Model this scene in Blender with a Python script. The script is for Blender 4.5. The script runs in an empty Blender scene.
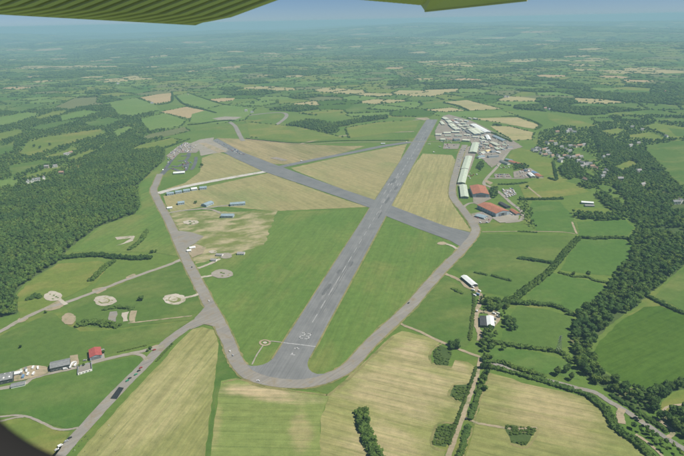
import bpy, bmesh, math, random
import numpy as np
from mathutils import Vector, Matrix, noise as mnoise

random.seed(7); rng = np.random.default_rng(11)
sc = bpy.context.scene
COL = sc.collection

# ------------------------------------------------------------------ camera, sky, sun, exposure
H_CAM = 425.0                      # metres above the airfield
FPX = 563.0                        # focal length in pixels of the 684 px wide picture
PITCH = math.atan2(208.0, FPX); ROLL = math.radians(1.2)
Rh = Vector((1, 0, 0)); FW = Vector((0, math.cos(PITCH), -math.sin(PITCH))); Uh = Vector((0, math.sin(PITCH), math.cos(PITCH)))
RT = Rh * math.cos(ROLL) - Uh * math.sin(ROLL); UP = Rh * math.sin(ROLL) + Uh * math.cos(ROLL)
cam_data = bpy.data.cameras.new('camera'); cam = bpy.data.objects.new('camera', cam_data); COL.objects.link(cam)
cam.matrix_world = Matrix(((RT.x, UP.x, -FW.x, 0), (RT.y, UP.y, -FW.y, 0), (RT.z, UP.z, -FW.z, H_CAM), (0, 0, 0, 1)))
cam_data.sensor_width = 36.0; cam_data.lens = 36.0 * FPX / 684.0
cam_data.clip_start = 0.05; cam_data.clip_end = 120000.0
cam_data.dof.use_dof = True; cam_data.dof.focus_distance = 900.0; cam_data.dof.aperture_fstop = 7.0
sc.camera = cam

SUN_AZ = math.atan2(0.93, -0.22); SUN_EL = math.radians(56)
world = bpy.data.worlds.new('World'); sc.world = world; world.use_nodes = True
wn = world.node_tree.nodes; wl = world.node_tree.links
sky = wn.new('ShaderNodeTexSky'); sky.sky_type = 'NISHITA'; sky.sun_disc = False
sky.sun_elevation = SUN_EL; sky.sun_rotation = SUN_AZ
sky.altitude = 600; sky.air_density = 0.52; sky.dust_density = 0.1; sky.ozone_density = 7.0
wl.new(sky.outputs[0], wn['Background'].inputs[0]); wn['Background'].inputs[1].default_value = 0.056
sun_d = bpy.data.lights.new('sun', 'SUN'); sun_d.energy = 4.8; sun_d.angle = math.radians(0.6); sun_d.color = (1.0, 0.95, 0.86)
sun = bpy.data.objects.new('sun', sun_d); COL.objects.link(sun)
sdir = Vector((math.sin(SUN_AZ) * math.cos(SUN_EL), math.cos(SUN_AZ) * math.cos(SUN_EL), math.sin(SUN_EL)))
sun.rotation_euler = sdir.to_track_quat('Z', 'Y').to_euler(); sun.location = (0, 0, 800)

vs = sc.view_settings; vs.view_transform = 'Standard'; vs.look = 'None'; vs.exposure = 0.38; vs.gamma = 1.0; vs.use_curve_mapping = False
sc.render.engine = 'CYCLES'; cy = sc.cycles
cy.use_denoising = True; cy.max_bounces = 5; cy.diffuse_bounces = 2; cy.glossy_bounces = 2; cy.volume_bounces = 1
cy.use_adaptive_sampling = False

# ------------------------------------------------------------------ picture <-> ground
def ray(px, py):
    return FW * FPX + RT * (px - 342.0) - UP * (py - 228.0)
def smooth01(a, b, x):
    t = np.clip((x - a) / (b - a), 0, 1); return t * t * (3 - 2 * t)
def terrain(x, y):
    x = np.asarray(x, float); y = np.asarray(y, float); D = np.hypot(x, y)
    n = (np.sin(x / 1900 + 1.3) * np.sin(y / 1500 + .4) + .6 * np.sin(x / 830 + y / 1100 + 2) + .5 * np.sin(y / 2300 - x / 3100) + .3 * np.sin(x / 510 - 1) * np.sin(y / 640))
    z = smooth01(4700, 8500, D) * (42 * n)
    r = 95 * smooth01(10500, 17000, D) * (1 + .7 * np.sin(x / 3300 + .8) + .35 * np.sin(x / 1250 + y / 4000)) * (.65 + .35 * smooth01(-3500, 4000, x))
    z2 = 60 * smooth01(17000, 26000, D) * (1 + .5 * np.sin(x / 5200 - 1))
    return z + r + z2
def G(px, py, z=0.0):
    d = ray(px, py); t = (z - H_CAM) / d.z
    return Vector((d.x * t, d.y * t, z))
def Gt(px, py):
    z = 0.0
    for _ in range(12):
        p = G(px, py, z); z = .5 * z + .5 * float(terrain(p.x, p.y))
    return G(px, py, z)
def P(x, y, z=0.0):                # ground arrays -> picture coordinates
    x = np.asarray(x, float); y = np.asarray(y, float); z = np.asarray(z, float) - H_CAM
    c = x * FW.x + y * FW.y + z * FW.z; c = np.where(c < 1, 1, c)
    return 342 + FPX * (x * RT.x + y * RT.y + z * RT.z) / c, 228 - FPX * (x * UP.x + y * UP.y + z * UP.z) / c
def in_poly(x, y, poly):
    x = np.asarray(x, float); y = np.asarray(y, float); r = np.zeros(x.shape, bool); n = len(poly)
    for i in range(n):
        x1, y1 = poly[i]; x2, y2 = poly[(i + 1) % n]
        if y1 == y2: continue
        c = ((y1 > y) != (y2 > y)) & (x < (x2 - x1) * (y - y1) / (y2 - y1) + x1); r ^= c
    return r

# ------------------------------------------------------------------ materials
MATS = {}
def principled(name, rough=.9, spec=.2):
    m = bpy.data.materials.new(name); m.use_nodes = True; b = m.node_tree.nodes['Principled BSDF']
    b.inputs['Roughness'].default_value = rough; b.inputs['Specular IOR Level'].default_value = spec
    MATS[name] = m; return m, m.node_tree.nodes, m.node_tree.links, b
def nd(nodes, typ, **kw):
    n = nodes.new(typ)
    for k, v in kw.items(): setattr(n, k, v)
    return n
def mixc(N, L, fac, a, b, mode='MIX'):
    m = N.new('ShaderNodeMix'); m.data_type = 'RGBA'; m.blend_type = mode
    for s, v in ((m.inputs[0], fac), (m.inputs[6], a), (m.inputs[7], b)):
        if isinstance(v, (int, float)): s.default_value = v
        elif isinstance(v, tuple): s.default_value = (*v[:3], 1)
        else: L.new(v, s)
    return m.outputs[2]
def noisef(N, L, scale, detail=3, rough=.55, vec=None, lo=.35, hi=.65, stretch=None, rot=0, dist=0):
    t = N.new('ShaderNodeTexNoise'); t.inputs['Scale'].default_value = scale; t.inputs['Detail'].default_value = detail
    t.inputs['Roughness'].default_value = rough; t.inputs['Distortion'].default_value = dist
    if vec is None:
        vec = N.new('ShaderNodeNewGeometry').outputs['Position']
    if stretch:
        mp0 = N.new('ShaderNodeMapping'); mp0.inputs['Rotation'].default_value = (0, 0, -rot); L.new(vec, mp0.inputs['Vector'])
        mp = N.new('ShaderNodeMapping'); mp.inputs['Scale'].default_value = stretch; L.new(mp0.outputs[0], mp.inputs['Vector']); vec = mp.outputs[0]
    L.new(vec, t.inputs['Vector'])
    r = N.new('ShaderNodeMapRange'); r.inputs[1].default_value = lo; r.inputs[2].default_value = hi; L.new(t.outputs[0], r.inputs[0])
    return r.outputs[0]
def mul(N, L, a, b):
    m = N.new('ShaderNodeMath'); m.operation = 'MULTIPLY'
    for s, v in ((m.inputs[0], a), (m.inputs[1], b)):
        if isinstance(v, (int, float)): s.default_value = v
        else: L.new(v, s)
    return m.outputs[0]

def ang(p, q): a, b_ = G(*p), G(*q); return math.atan2(b_.y - a.y, b_.x - a.x)
def mat_field(name, c1, c2, c3=None, patch=(.012, .52, .66), stripe=None, big=.0035, grain=.5, spots=()):
    """grass: two tones in large drifts, patches of a third tone, mowing lines along a direction, fine tufts"""
    m, N, L, b = principled(name, 1.0, .05)
    col = mixc(N, L, noisef(N, L, big, 4, .6), c1, c2)
    if c3:
        a = stripe[0] if stripe else .4
        col = mixc(N, L, noisef(N, L, patch[0], 5, .62, lo=patch[1], hi=patch[2], stretch=(.55, 1, 1), rot=a), col, c3)
    for (p0, p1, ww, cc, amt) in spots:          # dry stain lying along p0-p1 on the map, ww metres half wide
        a_, b_ = G(*p0), G(*p1); mp = N.new('ShaderNodeMapping'); mp.vector_type = 'TEXTURE'; mid = (a_ + b_) / 2
        mp.inputs['Location'].default_value = (mid.x, mid.y, 0); mp.inputs['Rotation'].default_value = (0, 0, math.atan2(b_.y - a_.y, b_.x - a_.x)); mp.inputs['Scale'].default_value = ((b_ - a_).length / 2, ww, 1e6)
        L.new(N.new('ShaderNodeNewGeometry').outputs['Position'], mp.inputs[0]); ln = N.new('ShaderNodeVectorMath'); ln.operation = 'LENGTH'; L.new(mp.outputs[0], ln.inputs[0])
        ns = noisef(N, L, .035, 6, .7, lo=.2, hi=.8, stretch=(.4, 1, 1), rot=stripe[0] if stripe else 0); sm = N.new('ShaderNodeMath'); sm.operation = 'MULTIPLY_ADD'; L.new(ns, sm.inputs[0]); sm.inputs[1].default_value = 1.1; L.new(ln.outputs['Value'], sm.inputs[2])
        mr = N.new('ShaderNodeMapRange'); mr.inputs[1].default_value = 1.75; mr.inputs[2].default_value = 1.0; mr.interpolation_type = 'SMOOTHSTEP'; L.new(sm.outputs[0], mr.inputs[0])
        col = mixc(N, L, mul(N, L, mr.outputs[0], amt), col, cc)
    if stripe:
        sa, wid, amt = stripe
        mp0 = N.new('ShaderNodeMapping'); mp0.inputs['Rotation'].default_value = (0, 0, -sa); L.new(N.new('ShaderNodeNewGeometry').outputs['Position'], mp0.inputs['Vector'])
        wv = N.new('ShaderNodeTexWave'); wv.bands_direction = 'Y'; wv.inputs['Scale'].default_value = .314 / (wid * 1.5); wv.inputs['Distortion'].default_value = 1.2; wv.inputs['Detail'].default_value = 1; wv.inputs['Detail Scale'].default_value = .02; L.new(mp0.outputs[0], wv.inputs[0])
        mr = N.new('ShaderNodeMapRange'); mr.inputs[1].default_value = .82; mr.inputs[2].default_value = .98; L.new(wv.outputs[1], mr.inputs[0])
        col = mixc(N, L, mul(N, L, mul(N, L, mr.outputs[0], noisef(N, L, .02, 3, .6, lo=.35, hi=.6)), min(1, amt * .8)), col, tuple(c * .66 for c in c1))
        f = noisef(N, L, .34, 5, .75, lo=.33, hi=.67, stretch=(.05, 1, 1), rot=sa, dist=.3)
        col = mixc(N, L, min(1, amt * 1.1), col, mixc(N, L, f, (.66, .72, .68), (1.38, 1.28, 1.26)), 'MULTIPLY')
        f = noisef(N, L, 1.0 / wid, 6, .75, lo=.45, hi=.72, stretch=(.07, 1, 1), rot=sa)
        col = mixc(N, L, mul(N, L, f, amt * .8), col, tuple(min(1, c * 1.5 + .01) for c in c1))
        f = noisef(N, L, .6 / wid, 2, .5, lo=.48, hi=.66, stretch=(.06, 1, 1), rot=sa)
        col = mixc(N, L, mul(N, L, f, amt * .7), col, tuple(c * .62 for c in c2))
    f = noisef(N, L, .09, 5, .7, lo=.3, hi=.7)
    col = mixc(N, L, grain, col, mixc(N, L, f, (.66, .70, .68), (1.34, 1.30, 1.32)), 'MULTIPLY')
    f = noisef(N, L, .9, 3, .7, lo=.25, hi=.75)
    col = mixc(N, L, .45, col, mixc(N, L, f, (.62,) * 3, (1.38,) * 3), 'MULTIPLY')
    L.new(col, b.inputs['Base Color'])
    bp = N.new('ShaderNodeBump'); bp.inputs['Strength'].default_value = .35; bp.inputs['Distance'].default_value = .5
    L.new(noisef(N, L, .7, 4, .7, lo=0, hi=1), bp.inputs['Height']); L.new(bp.outputs[0], b.inputs['Normal'])
    return m

def mat_paved(name, c1, c2, crack=(.03, .03, .03), rot=0.0, streak=.5, joint=None, dirt=None):
    m, N, L, b = principled(name, .92, .2)
    col = mixc(N, L, noisef(N, L, .03, 5, .65), c1, c2)
    col = mixc(N, L, mul(N, L, noisef(N, L, .35, 3, .6, lo=.45, hi=.7, stretch=(.02, 1, 1), rot=rot), streak), col, tuple(c * 1.35 for c in c2))
    col = mixc(N, L, mul(N, L, noisef(N, L, .5, 3, .6, lo=.5, hi=.72, stretch=(.015, 1, 1), rot=rot), streak), col, tuple(c * .6 for c in c1))
    if joint:
        w = N.new('ShaderNodeTexBrick'); w.inputs['Scale'].default_value = 1.0 / joint; w.inputs['Mortar Size'].default_value = .02
        w.inputs['Color1'].default_value = (0, 0, 0, 1); w.inputs['Color2'].default_value = (.35, .35, .35, 1); w.inputs['Mortar'].default_value = (1, 1, 1, 1)
        mp = N.new('ShaderNodeMapping'); mp.inputs['Rotation'].default_value = (0, 0, -rot)
        L.new(N.new('ShaderNodeNewGeometry').outputs['Position'], mp.inputs[0]); L.new(mp.outputs[0], w.inputs[0])
        col = mixc(N, L, mul(N, L, w.outputs[0], .4), col, tuple(c * .55 for c in c1))
    if dirt:
        col = mixc(N, L, noisef(N, L, .06, 5, .7, lo=.5, hi=.68), col, dirt)
    f = noisef(N, L, 1.2, 3, .7, lo=.25, hi=.75)
    col = mixc(N, L, .35, col, mixc(N, L, f, (.7,) * 3, (1.3,) * 3), 'MULTIPLY')
    L.new(col, b.inputs['Base Color']); return m

def mat_plain(name, c, rough=.7, var=.25, scale=.6, spec=.3, corr=0, metal=0):
    m, N, L, b = principled(name, rough, spec); b.inputs['Metallic'].default_value = metal
    tc = N.new('ShaderNodeTexCoord').outputs['Object']
    f = noisef(N, L, scale, 4, .65, vec=tc, lo=.3, hi=.7)
    col = mixc(N, L, f, tuple(x * (1 - var) for x in c), tuple(min(1, x * (1 + var)) for x in c))
    f = noisef(N, L, .16, 3, .6, vec=tc, lo=.5, hi=.72, stretch=(1, .25, 1))
    col = mixc(N, L, mul(N, L, f, .45), col, tuple(x * .62 for x in c))
    L.new(col, b.inputs['Base Color'])
    if corr:
        w = N.new('ShaderNodeTexWave'); w.bands_direction = 'X'; w.inputs['Scale'].default_value = corr; L.new(tc, w.inputs[0])
        bp = N.new('ShaderNodeBump'); bp.inputs['Strength'].default_value = .5; bp.inputs['Distance'].default_value = .08
        L.new(w.outputs[1], bp.inputs['Height']); L.new(bp.outputs[0], b.inputs['Normal'])
    return m

def mat_leaf(name, c1, c2):
    m, N, L, b = principled(name, .95, .08)
    oi = N.new('ShaderNodeObjectInfo')
    f = noisef(N, L, .35, 4, .7, lo=.3, hi=.7)
    col = mixc(N, L, f, c1, c2)
    col = mixc(N, L, .55, col, mixc(N, L, oi.outputs['Random'], (.62, .70, .66), (1.62, 1.5, 1.25)), 'MULTIPLY')
    f = noisef(N, L, .012, 3, .6, lo=.35, hi=.65)
    col = mixc(N, L, .55, col, mixc(N, L, f, (.62, .74, .78), (1.5, 1.35, 1.0)), 'MULTIPLY')
    L.new(col, b.inputs['Base Color']); tr = N.new('ShaderNodeBsdfTranslucent'); L.new(mixc(N, L, 1.0, col, (1.25, 1.3, .8), 'MULTIPLY'), tr.inputs[0])
    mx = N.new('ShaderNodeMixShader'); mx.inputs[0].default_value = .35; L.new(b.outputs[0], mx.inputs[1]); L.new(tr.outputs[0], mx.inputs[2]); L.new(mx.outputs[0], N['Material Output'].inputs[0]); return m

TAN = (.33, .275, .135); TAN2 = (.24, .23, .10); GRN = (.085, .135, .034); GRN2 = (.115, .155, .045)
RWY_ANG = math.atan2(*(lambda a, b: (b.y - a.y, b.x - a.x))(G(290.4, 360), G(432.2, 119.5)))
CR = ang((215, 140), (470, 240)); HOR = ang((230, 430), (320, 432)); TANS = (.42, .338, .21)
mat_field('grass_base', (0.084, 0.148, 0.029), (0.120, 0.172, 0.039), (0.194, 0.187, 0.054), patch=(.008, .56, .72))
mat_field('airfield_grass', (.088, .158, .033), (.122, .182, .043), (.17, .19, .056), patch=(.007, .5, .7), stripe=(RWY_ANG, 10, .3))
mat_field('hay_mown', (.285, .25, .122), (.24, .228, .102), (.185, .215, .085), patch=(.006, .5, .68), stripe=(CR, 9, .36))
mat_field('hay_brown', (.30, .245, .13), (.235, .21, .105), (.15, .16, .06), patch=(.006, .5, .7), stripe=(CR, 12, .5))
mat_field('hay_rows', (.295, .262, .126), (.248, .238, .104), (.20, .225, .09), patch=(.005, .52, .72), stripe=(RWY_ANG, 8, .42))
mat_field('scrub_grass', (.13, .165, .048), (.17, .19, .06), (.335, .295, .175), patch=(.03, .45, .6))
mat_field('meadow_olive', (.195, .21, .075), (.235, .232, .09), (.31, .275, .135), patch=(.005, .48, .7), stripe=(ang((103, 425), (160, 364)), 8, .5), spots=(((110, 470), (200, 345), 45, (.36, .325, .17), .6),))
mat_field('meadow_green', (.15, .20, .058), (.19, .225, .07), (.29, .275, .13), patch=(.0058, .54, .7), stripe=(HOR, 8, .45), spots=(((218, 388), (312, 399), 17, TANS, .95), ((298, 405), (303, 455), 14, (.30, .26, .13), .8), ((216, 405), (211, 450), 10, (.29, .26, .12), .7)))
mat_field('meadow_tan', (.19, .21, .07), (.235, .235, .09), (.30, .265, .13), patch=(.006, .5, .66), stripe=(ang((357, 367), (425, 382)), 8, .5), spots=(((345, 400), (455, 372), 75, TANS, .62), ((395, 345), (432, 350), 26, TANS, .75), ((340, 450), (425, 440), 45, TANS, .55), ((445, 360), (468, 372), 14, TANS, .7)))
mat_field('meadow_dry', (.18, .20, .066), (.22, .222, .082), (.29, .255, .125), patch=(.006, .5, .68), stripe=(ang((513, 402), (600, 420)), 8, .48), spots=(((497, 385), (600, 425), 42, (.40, .325, .19), .7), ((500, 415), (610, 445), 24, (.33, .27, .15), .45)))
mat_field('pasture', (.066, .126, .026), (.094, .148, .034), (.138, .172, .048), patch=(.01, .5, .68))
mat_field('pasture_lush', (.060, .128, .025), (.082, .148, .032), (.114, .166, .043), patch=(.01, .5, .7))
mat_field('pasture_dark', (0.051, 0.104, 0.014), (0.067, 0.120, 0.018), (0.133, 0.135, 0.030), patch=(.006, .6, .75), stripe=(.5, 14, .4))
mat_field('pasture_olive', (0.110, 0.161, 0.033), (0.141, 0.182, 0.040), (0.204, 0.198, 0.058), patch=(.012, .48, .68))
mat_field('crop_green', (.11, .185, .042), (.14, .20, .055), stripe=(.6, 12, .35))
mat_field('crop_tan', (.38, .285, .165), (.32, .26, .135), stripe=(.3, 12, .35))
mat_field('crop_straw', (.36, .31, .165), (.30, .27, .13), (.21, .22, .09), patch=(.007, .5, .7), stripe=(-.25, 12, .4))
mat_field('crop_grey', (.125, .145, .06), (.15, .16, .068), stripe=(.2, 12, .35))
mat_field('scrub_floor', (.05, .085, .024), (.085, .115, .04), (.2, .17, .09), patch=(.05, .58, .7))
mat_field('verge', (.235, .205, .095), (.18, .185, .07), (.13, .155, .05), patch=(.05, .5, .65))
mat_paved('asphalt', (.145, .15, .15), (.19, .193, .19), rot=RWY_ANG, streak=.3)
mat_paved('asphalt_cross', (.135, .142, .144), (.175, .178, .178), rot=CR, streak=.3)
mat_paved('asphalt_old', (.20, .188, .168), (.26, .245, .215), rot=.8, streak=.3, dirt=(.22, .185, .13))
mat_paved('concrete_old', (.27, .245, .205), (.34, .31, .265), rot=.35, streak=.3, joint=6, dirt=(.21, .2, .12))
mat_paved('concrete_white', (.48, .46, .42), (.55, .53, .49), rot=.25, streak=.3, joint=6, dirt=(.28, .25, .17))
mat_paved('kart_asphalt', (.085, .09, .098), (.12, .125, .13))
mat_paved('dark_patch', (.03, .033, .04), (.045, .048, .055))
mat_paved('dirt', (.27, .22, .145), (.36, .30, .205), streak=.25, dirt=(.15, .16, .075))
mat_paved('rubble', (.34, .30, .24), (.50, .46, .39), streak=.2, dirt=(.19, .185, .085))
mat_paved('yard', (.21, .18, .155), (.28, .245, .21), streak=.3, dirt=(.16, .165, .09))
m, N, L, b = principled('road_paint', .8, .3)
L.new(mixc(N, L, noisef(N, L, .9, 4, .7, lo=.45, hi=.6), (.46, .46, .45), (.23, .23, .23)), b.inputs[0])
mat_leaf('leaf_dark', (.05, .10, .03), (.10, .165, .048))
mat_leaf('leaf_mid', (.066, .125, .034), (.125, .19, .055))
mat_leaf('leaf_light', (.075, .13, .03), (.135, .185, .055))
mat_leaf('leaf_wood', (.06, .125, .036), (.12, .195, .056))
mat_plain('bark', (.06, .045, .03), .95)
mat_plain('roof_red', (.34, .14, .085), .85, .3, .3, corr=1.2)
mat_plain('roof_red_barn', (.36, .085, .075), .7, .2, .3, corr=1.2)
mat_plain('roof_green', (.44, .50, .40), .8, .12, .2, corr=1.2)
mat_plain('roof_cream', (.52, .55, .44), .8, .15, .2, corr=1.2)
mat_plain('roof_white', (.70, .73, .71), .6, .08, .3, corr=1.2)
mat_plain('roof_grey', (.21, .22, .22), .85, .25, .3, corr=1.2)
mat_plain('roof_teal', (.24, .32, .36), .7, .2, .3, corr=1.2)
mat_plain('roof_blue', (.16, .27, .42), .7, .15, .3, corr=1.2)
mat_plain('roof_dark', (.06, .062, .065), .85, .25, .3, corr=1.2)
mat_plain('roof_yellow', (.72, .55, .26), .8, .12, .3, corr=1.2)
mat_plain('roof_slate', (.27, .265, .26), .8, .25, .8)
mat_plain('roof_tile', (.34, .22, .16), .85, .25, .8)
mat_plain('wall_white', (.82, .80, .76), .9, .1)
mat_plain('wall_cream', (.60, .54, .42), .9, .12)
mat_plain('wall_grey', (.33, .35, .36), .85, .2)
mat_plain('wall_blue', (.36, .42, .46), .8, .15)
mat_plain('wall_dark', (.075, .085, .085), .85, .2)
mat_plain('wall_brick', (.32, .17, .12), .9, .2)
mat_plain('door_grey', (.2, .21, .22), .7, .2)
mat_plain('door_dark', (.05, .05, .055), .7, .2)
mat_plain('glass', (.05, .06, .07), .15, .1, spec=.6)
mat_plain('tyre', (.02, .02, .02), .9)
for nm, c in (('white', (.75, .75, .74)), ('silver', (.42, .43, .45)), ('black', (.025, .026, .03)), ('red', (.35, .03, .025)), ('blue', (.04, .10, .28)), ('green', (.04, .32, .16)), ('grey', (.12, .12, .13))):
    mat_plain('paint_' + nm, c, .35, .05, spec=.5)
mat_plain('steel', (.3, .31, .32), .5, .15, metal=.6)
mat_plain('tarpaulin', (.022, .026, .03), .7, .3)
mat_plain('cloth_dark', (.03, .035, .05), .95)
mat_plain('wing_green', (.62, .585, .45), .6, .06, 2.5)
mat_plain('wing_edge', (.56, .52, .34), .6, .08, 3)
mat_plain('rim_black', (.006, .006, .006), .8, .2, 6)

# ------------------------------------------------------------------ object helpers
def link(name, me, mat=None, parent=None, loc=None, rotz=0.0, **props):
    o = bpy.data.objects.new(name, me); COL.objects.link(o)
    if me is not None and mat is not None and len(me.materials) == 0:
        for k in (mat if isinstance(mat, (list, tuple)) else [mat]): me.materials.append(MATS[k])
    if parent is not None: o.parent = parent
    if loc is not None: o.location = loc
    if rotz: o.rotation_euler = (0, 0, rotz)
    for k, v in props.items():
        if v is not None: o[k] = v
    return o
def mesh(name, v, f, smooth=False):
    me = bpy.data.meshes.new(name); me.from_pydata([tuple(map(float, p)) for p in v], [], f); me.update()
    if smooth: me.polygons.foreach_set('use_smooth', [True] * len(me.polygons))
    return me
def np_mesh(name, V, T, smooth=None, mats=None):
    """vertices Nx3 and triangles Mx3 straight into a mesh"""
    me = bpy.data.meshes.new(name); V = np.asarray(V, np.float32); T = np.asarray(T, np.int32)
    me.vertices.add(len(V)); me.vertices.foreach_set('co', V.ravel())
    me.loops.add(T.size); me.loops.foreach_set('vertex_index', T.ravel())
    me.polygons.add(len(T)); me.polygons.foreach_set('loop_start', np.arange(0, T.size, 3, dtype=np.int32))
    if smooth is not None: me.polygons.foreach_set('use_smooth', np.full(len(T), smooth, bool))
    me.update(calc_edges=True); return me
def copy_tree(o, loc=None, rotz=None, scale=None, **props):
    c = o.copy(); COL.objects.link(c)
    for ch in o.children:
        d = ch.copy(); COL.objects.link(d); d.parent = c
        for g in ch.children:
            e = g.copy(); COL.objects.link(e); e.parent = d
    if loc is not None: c.location = loc
    if rotz is not None: c.rotation_euler = (0, 0, rotz)
    if scale is not None: c.scale = scale
    for k, v in props.items(): c[k] = v
    return c
class MB:
    def __init__(s): s.v = []; s.f = []; s.m = []
    def box(s, x0, x1, y0, y1, z0, z1, mi=0):
        i = len(s.v); s.v += [(x0, y0, z0), (x1, y0, z0), (x1, y1, z0), (x0, y1, z0), (x0, y0, z1), (x1, y0, z1), (x1, y1, z1), (x0, y1, z1)]
        for q in ((0, 3, 2, 1), (4, 5, 6, 7), (0, 1, 5, 4), (1, 2, 6, 5), (2, 3, 7, 6), (3, 0, 4, 7)): s.f.append(tuple(i + k for k in q)); s.m.append(mi)
    def prism(s, prof, x0, x1, mi=0):         # prof: list of (y,z) counter-clockwise, swept along x
        i = len(s.v); n = len(prof); s.v += [(x0, y, z) for y, z in prof] + [(x1, y, z) for y, z in prof]
        s.f.append(tuple(i + k for k in range(n))[::-1]); s.f.append(tuple(i + n + k for k in range(n))); s.m += [mi, mi]
        for k in range(n): s.f.append((i + k, i + (k + 1) % n, i + n + (k + 1) % n, i + n + k)); s.m.append(mi)
    def tube(s, a, b, r0, r1=None, n=5, mi=0):
        r1 = r0 if r1 is None else r1; a = Vector(a); b = Vector(b); d = (b - a).normalized(); u = d.orthogonal().normalized(); w = d.cross(u); i = len(s.v)
        for p, r in ((a, r0), (b, r1)): s.v += [tuple(p + (u * math.cos(2 * math.pi * k / n) + w * math.sin(2 * math.pi * k / n)) * r) for k in range(n)]
        for k in range(n): s.f.append((i + k, i + (k + 1) % n, i + n + (k + 1) % n, i + n + k)); s.m.append(mi)
        s.f.append(tuple(i + n + k for k in range(n))); s.m.append(mi); s.f.append(tuple(i + k for k in range(n))[::-1]); s.m.append(mi)
    def mesh(s, name, smooth=False):
        me = mesh(name, s.v, s.f, smooth); me.polygons.foreach_set('material_index', s.m); return me

def wobble_poly(pts, step=9.0, amp=1.2, rnd=None):
    rnd = rnd or random; out = []; n = len(pts)
    for i in range(n):
        a, b = pts[i], pts[(i + 1) % n]; L_ = (b - a).length; k = max(1, min(80, int(L_ / step)))
        nrm = Vector((-(b - a).y, (b - a).x, 0)); nrm = nrm / max(nrm.length, 1e-6)
        for j in range(k):
            p = a.lerp(b, j / k)
            out.append(p + nrm * (rnd.uniform(-amp, amp) if j else rnd.uniform(-.3, .3) * amp))
    return out
ZF = [0.10]
def area(name, mat, px, wob=1.4, z=None, kind='structure', parent=None, curve=False, **props):
    """a flat piece of ground outlined on the map"""
    if z is None: ZF[0] += .006; z = ZF[0]
    pts = [G(x, y) for x, y in px]
    if curve: pts = catmull(pts, 5, True)
    pts = wobble_poly(pts, 9, wob)
    bm = bmesh.new(); vs_ = [bm.verts.new((p.x, p.y, z)) for p in pts]
    f = bm.faces.new(vs_); f.normal_update()
    if f.normal.z < 0: f.normal_flip()
    bmesh.ops.triangulate(bm, faces=[f]); me = bpy.data.meshes.new(name); bm.to_mesh(me); bm.free()
    return link(name, me, mat, parent, kind=kind, **props)
def catmull(pts, n=6, closed=False):
    out = []; m = len(pts)
    for i in range(m if closed else m - 1):
        p0 = pts[(i - 1) % m] if closed or i > 0 else pts[0]; p1 = pts[i]; p2 = pts[(i + 1) % m]
        p3 = pts[(i + 2) % m] if closed or i + 2 < m else pts[-1]
        for j in range(n):
            t = j / n
            out.append(.5 * ((2 * p1) + (p2 - p0) * t + (2 * p0 - 5 * p1 + 4 * p2 - p3) * t * t + (3 * p1 - p0 - 3 * p2 + p3) * t ** 3))
    if not closed: out.append(pts[-1].copy())
    return out
ZR = [0.35]
def ribbon(name, mat, px, width, wob=.35, smooth=True, z=None, **props):
    """a road, track or taxiway along a centre line"""
    if z is None: ZR[0] += .008; z = ZR[0]
    pts = [G(x, y) for x, y in px]
    if smooth: pts = catmull(pts, 7)
    v = []; f = []; n = len(pts)
    for i, p in enumerate(pts):
        d = (pts[min(i + 1, n - 1)] - pts[max(i - 1, 0)]).normalized(); nn = Vector((-d.y, d.x, 0)); w = width / 2
        a = p + nn * (w + random.uniform(-wob, wob)); b = p - nn * (w + random.uniform(-wob, wob))
        v += [(a.x, a.y, z), (b.x, b.y, z)]
        if i: k = 2 * i; f.append((k - 2, k - 1, k + 1, k))
    return link(name, mesh(name, v, f), mat, kind='structure', **props)
def ell(cx, cy, rx, ry, n=22):
    return [(cx + rx * math.cos(2 * math.pi * k / n), cy + ry * math.sin(2 * math.pi * k / n)) for k in range(n)]

# ------------------------------------------------------------------ ground sheet
nr, na = 90, 180
rad = np.concatenate([[0], np.geomspace(60, 34000, nr)])
V = []; T = []
for i, r in enumerate(rad):
    for k in range(na):
        a = 2 * math.pi * k / na; V.append((r * math.sin(a), r * math.cos(a)))
V = np.array(V); D = np.hypot(V[:, 0], V[:, 1]); Zg = np.where(D < 3800, 0, terrain(V[:, 0], V[:, 1]) - 60 * smooth01(4200, 6500, D))
for i in range(len(rad) - 1):
    for k in range(na):
        a, b2, c, d2 = i * na + k, i * na + (k + 1) % na, (i + 1) * na + (k + 1) % na, (i + 1) * na + k
        T += [(a, c, b2), (a, d2, c)]
link('ground', np_mesh('ground', np.column_stack([V, Zg]), T, True), 'grass_base', kind='structure')

# ------------------------------------------------------------------ land plan: fields (picture coordinates of their corners)
FIELDS = []   # outlines where no wood or hedge may grow
def field(name, mat, px, wob=1.6, keep=True, **k):
    if keep: FIELDS.append(px)
    return area(name, mat, px, wob, **k)
# inside the airfield
field('grass_field', 'airfield_grass', [(276, 212), (368, 209), (283.5, 342), (272, 362), (262, 367), (251, 368), (240, 366), (234, 356), (228, 344), (214, 305), (203, 282), (194, 262), (205, 260), (235, 252), (262, 245), (270, 225)])
field('rough_grass_field', 'scrub_grass', [(170, 214), (178, 211), (215, 211), (228, 212), (277, 210), (264, 245), (236, 253), (205, 262), (195, 264), (186, 240), (174, 222)], 3)
field('hay_field', 'hay_mown', [(163, 196), (268, 173), (342, 199), (368, 207), (276, 211), (230, 207), (200, 207), (172, 213), (166, 205)], 1.2)
field('hay_field', 'hay_mown', [(165, 189), (185, 183), (200, 172), (202, 158), (218, 152), (235, 157), (264, 170), (171, 189)], 1.2)
field('hay_field', 'hay_brown', [(217, 138), (245, 139), (300, 144), (342, 146), (365, 146), (342, 153), (291, 164), (271, 164), (243, 153)])
field('hay_field', 'hay_mown', [(291, 168), (342, 156.5), (407, 144), (397, 167), (375, 200), (342, 189), (296, 171)], 1.2)
field('hay_field', 'hay_rows', [(412, 168), (423, 153.5), (452, 155), (455, 160), (449.5, 187), (448.5, 197), (456, 209), (472, 232), (444, 226), (392, 206)], 1.2)
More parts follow.
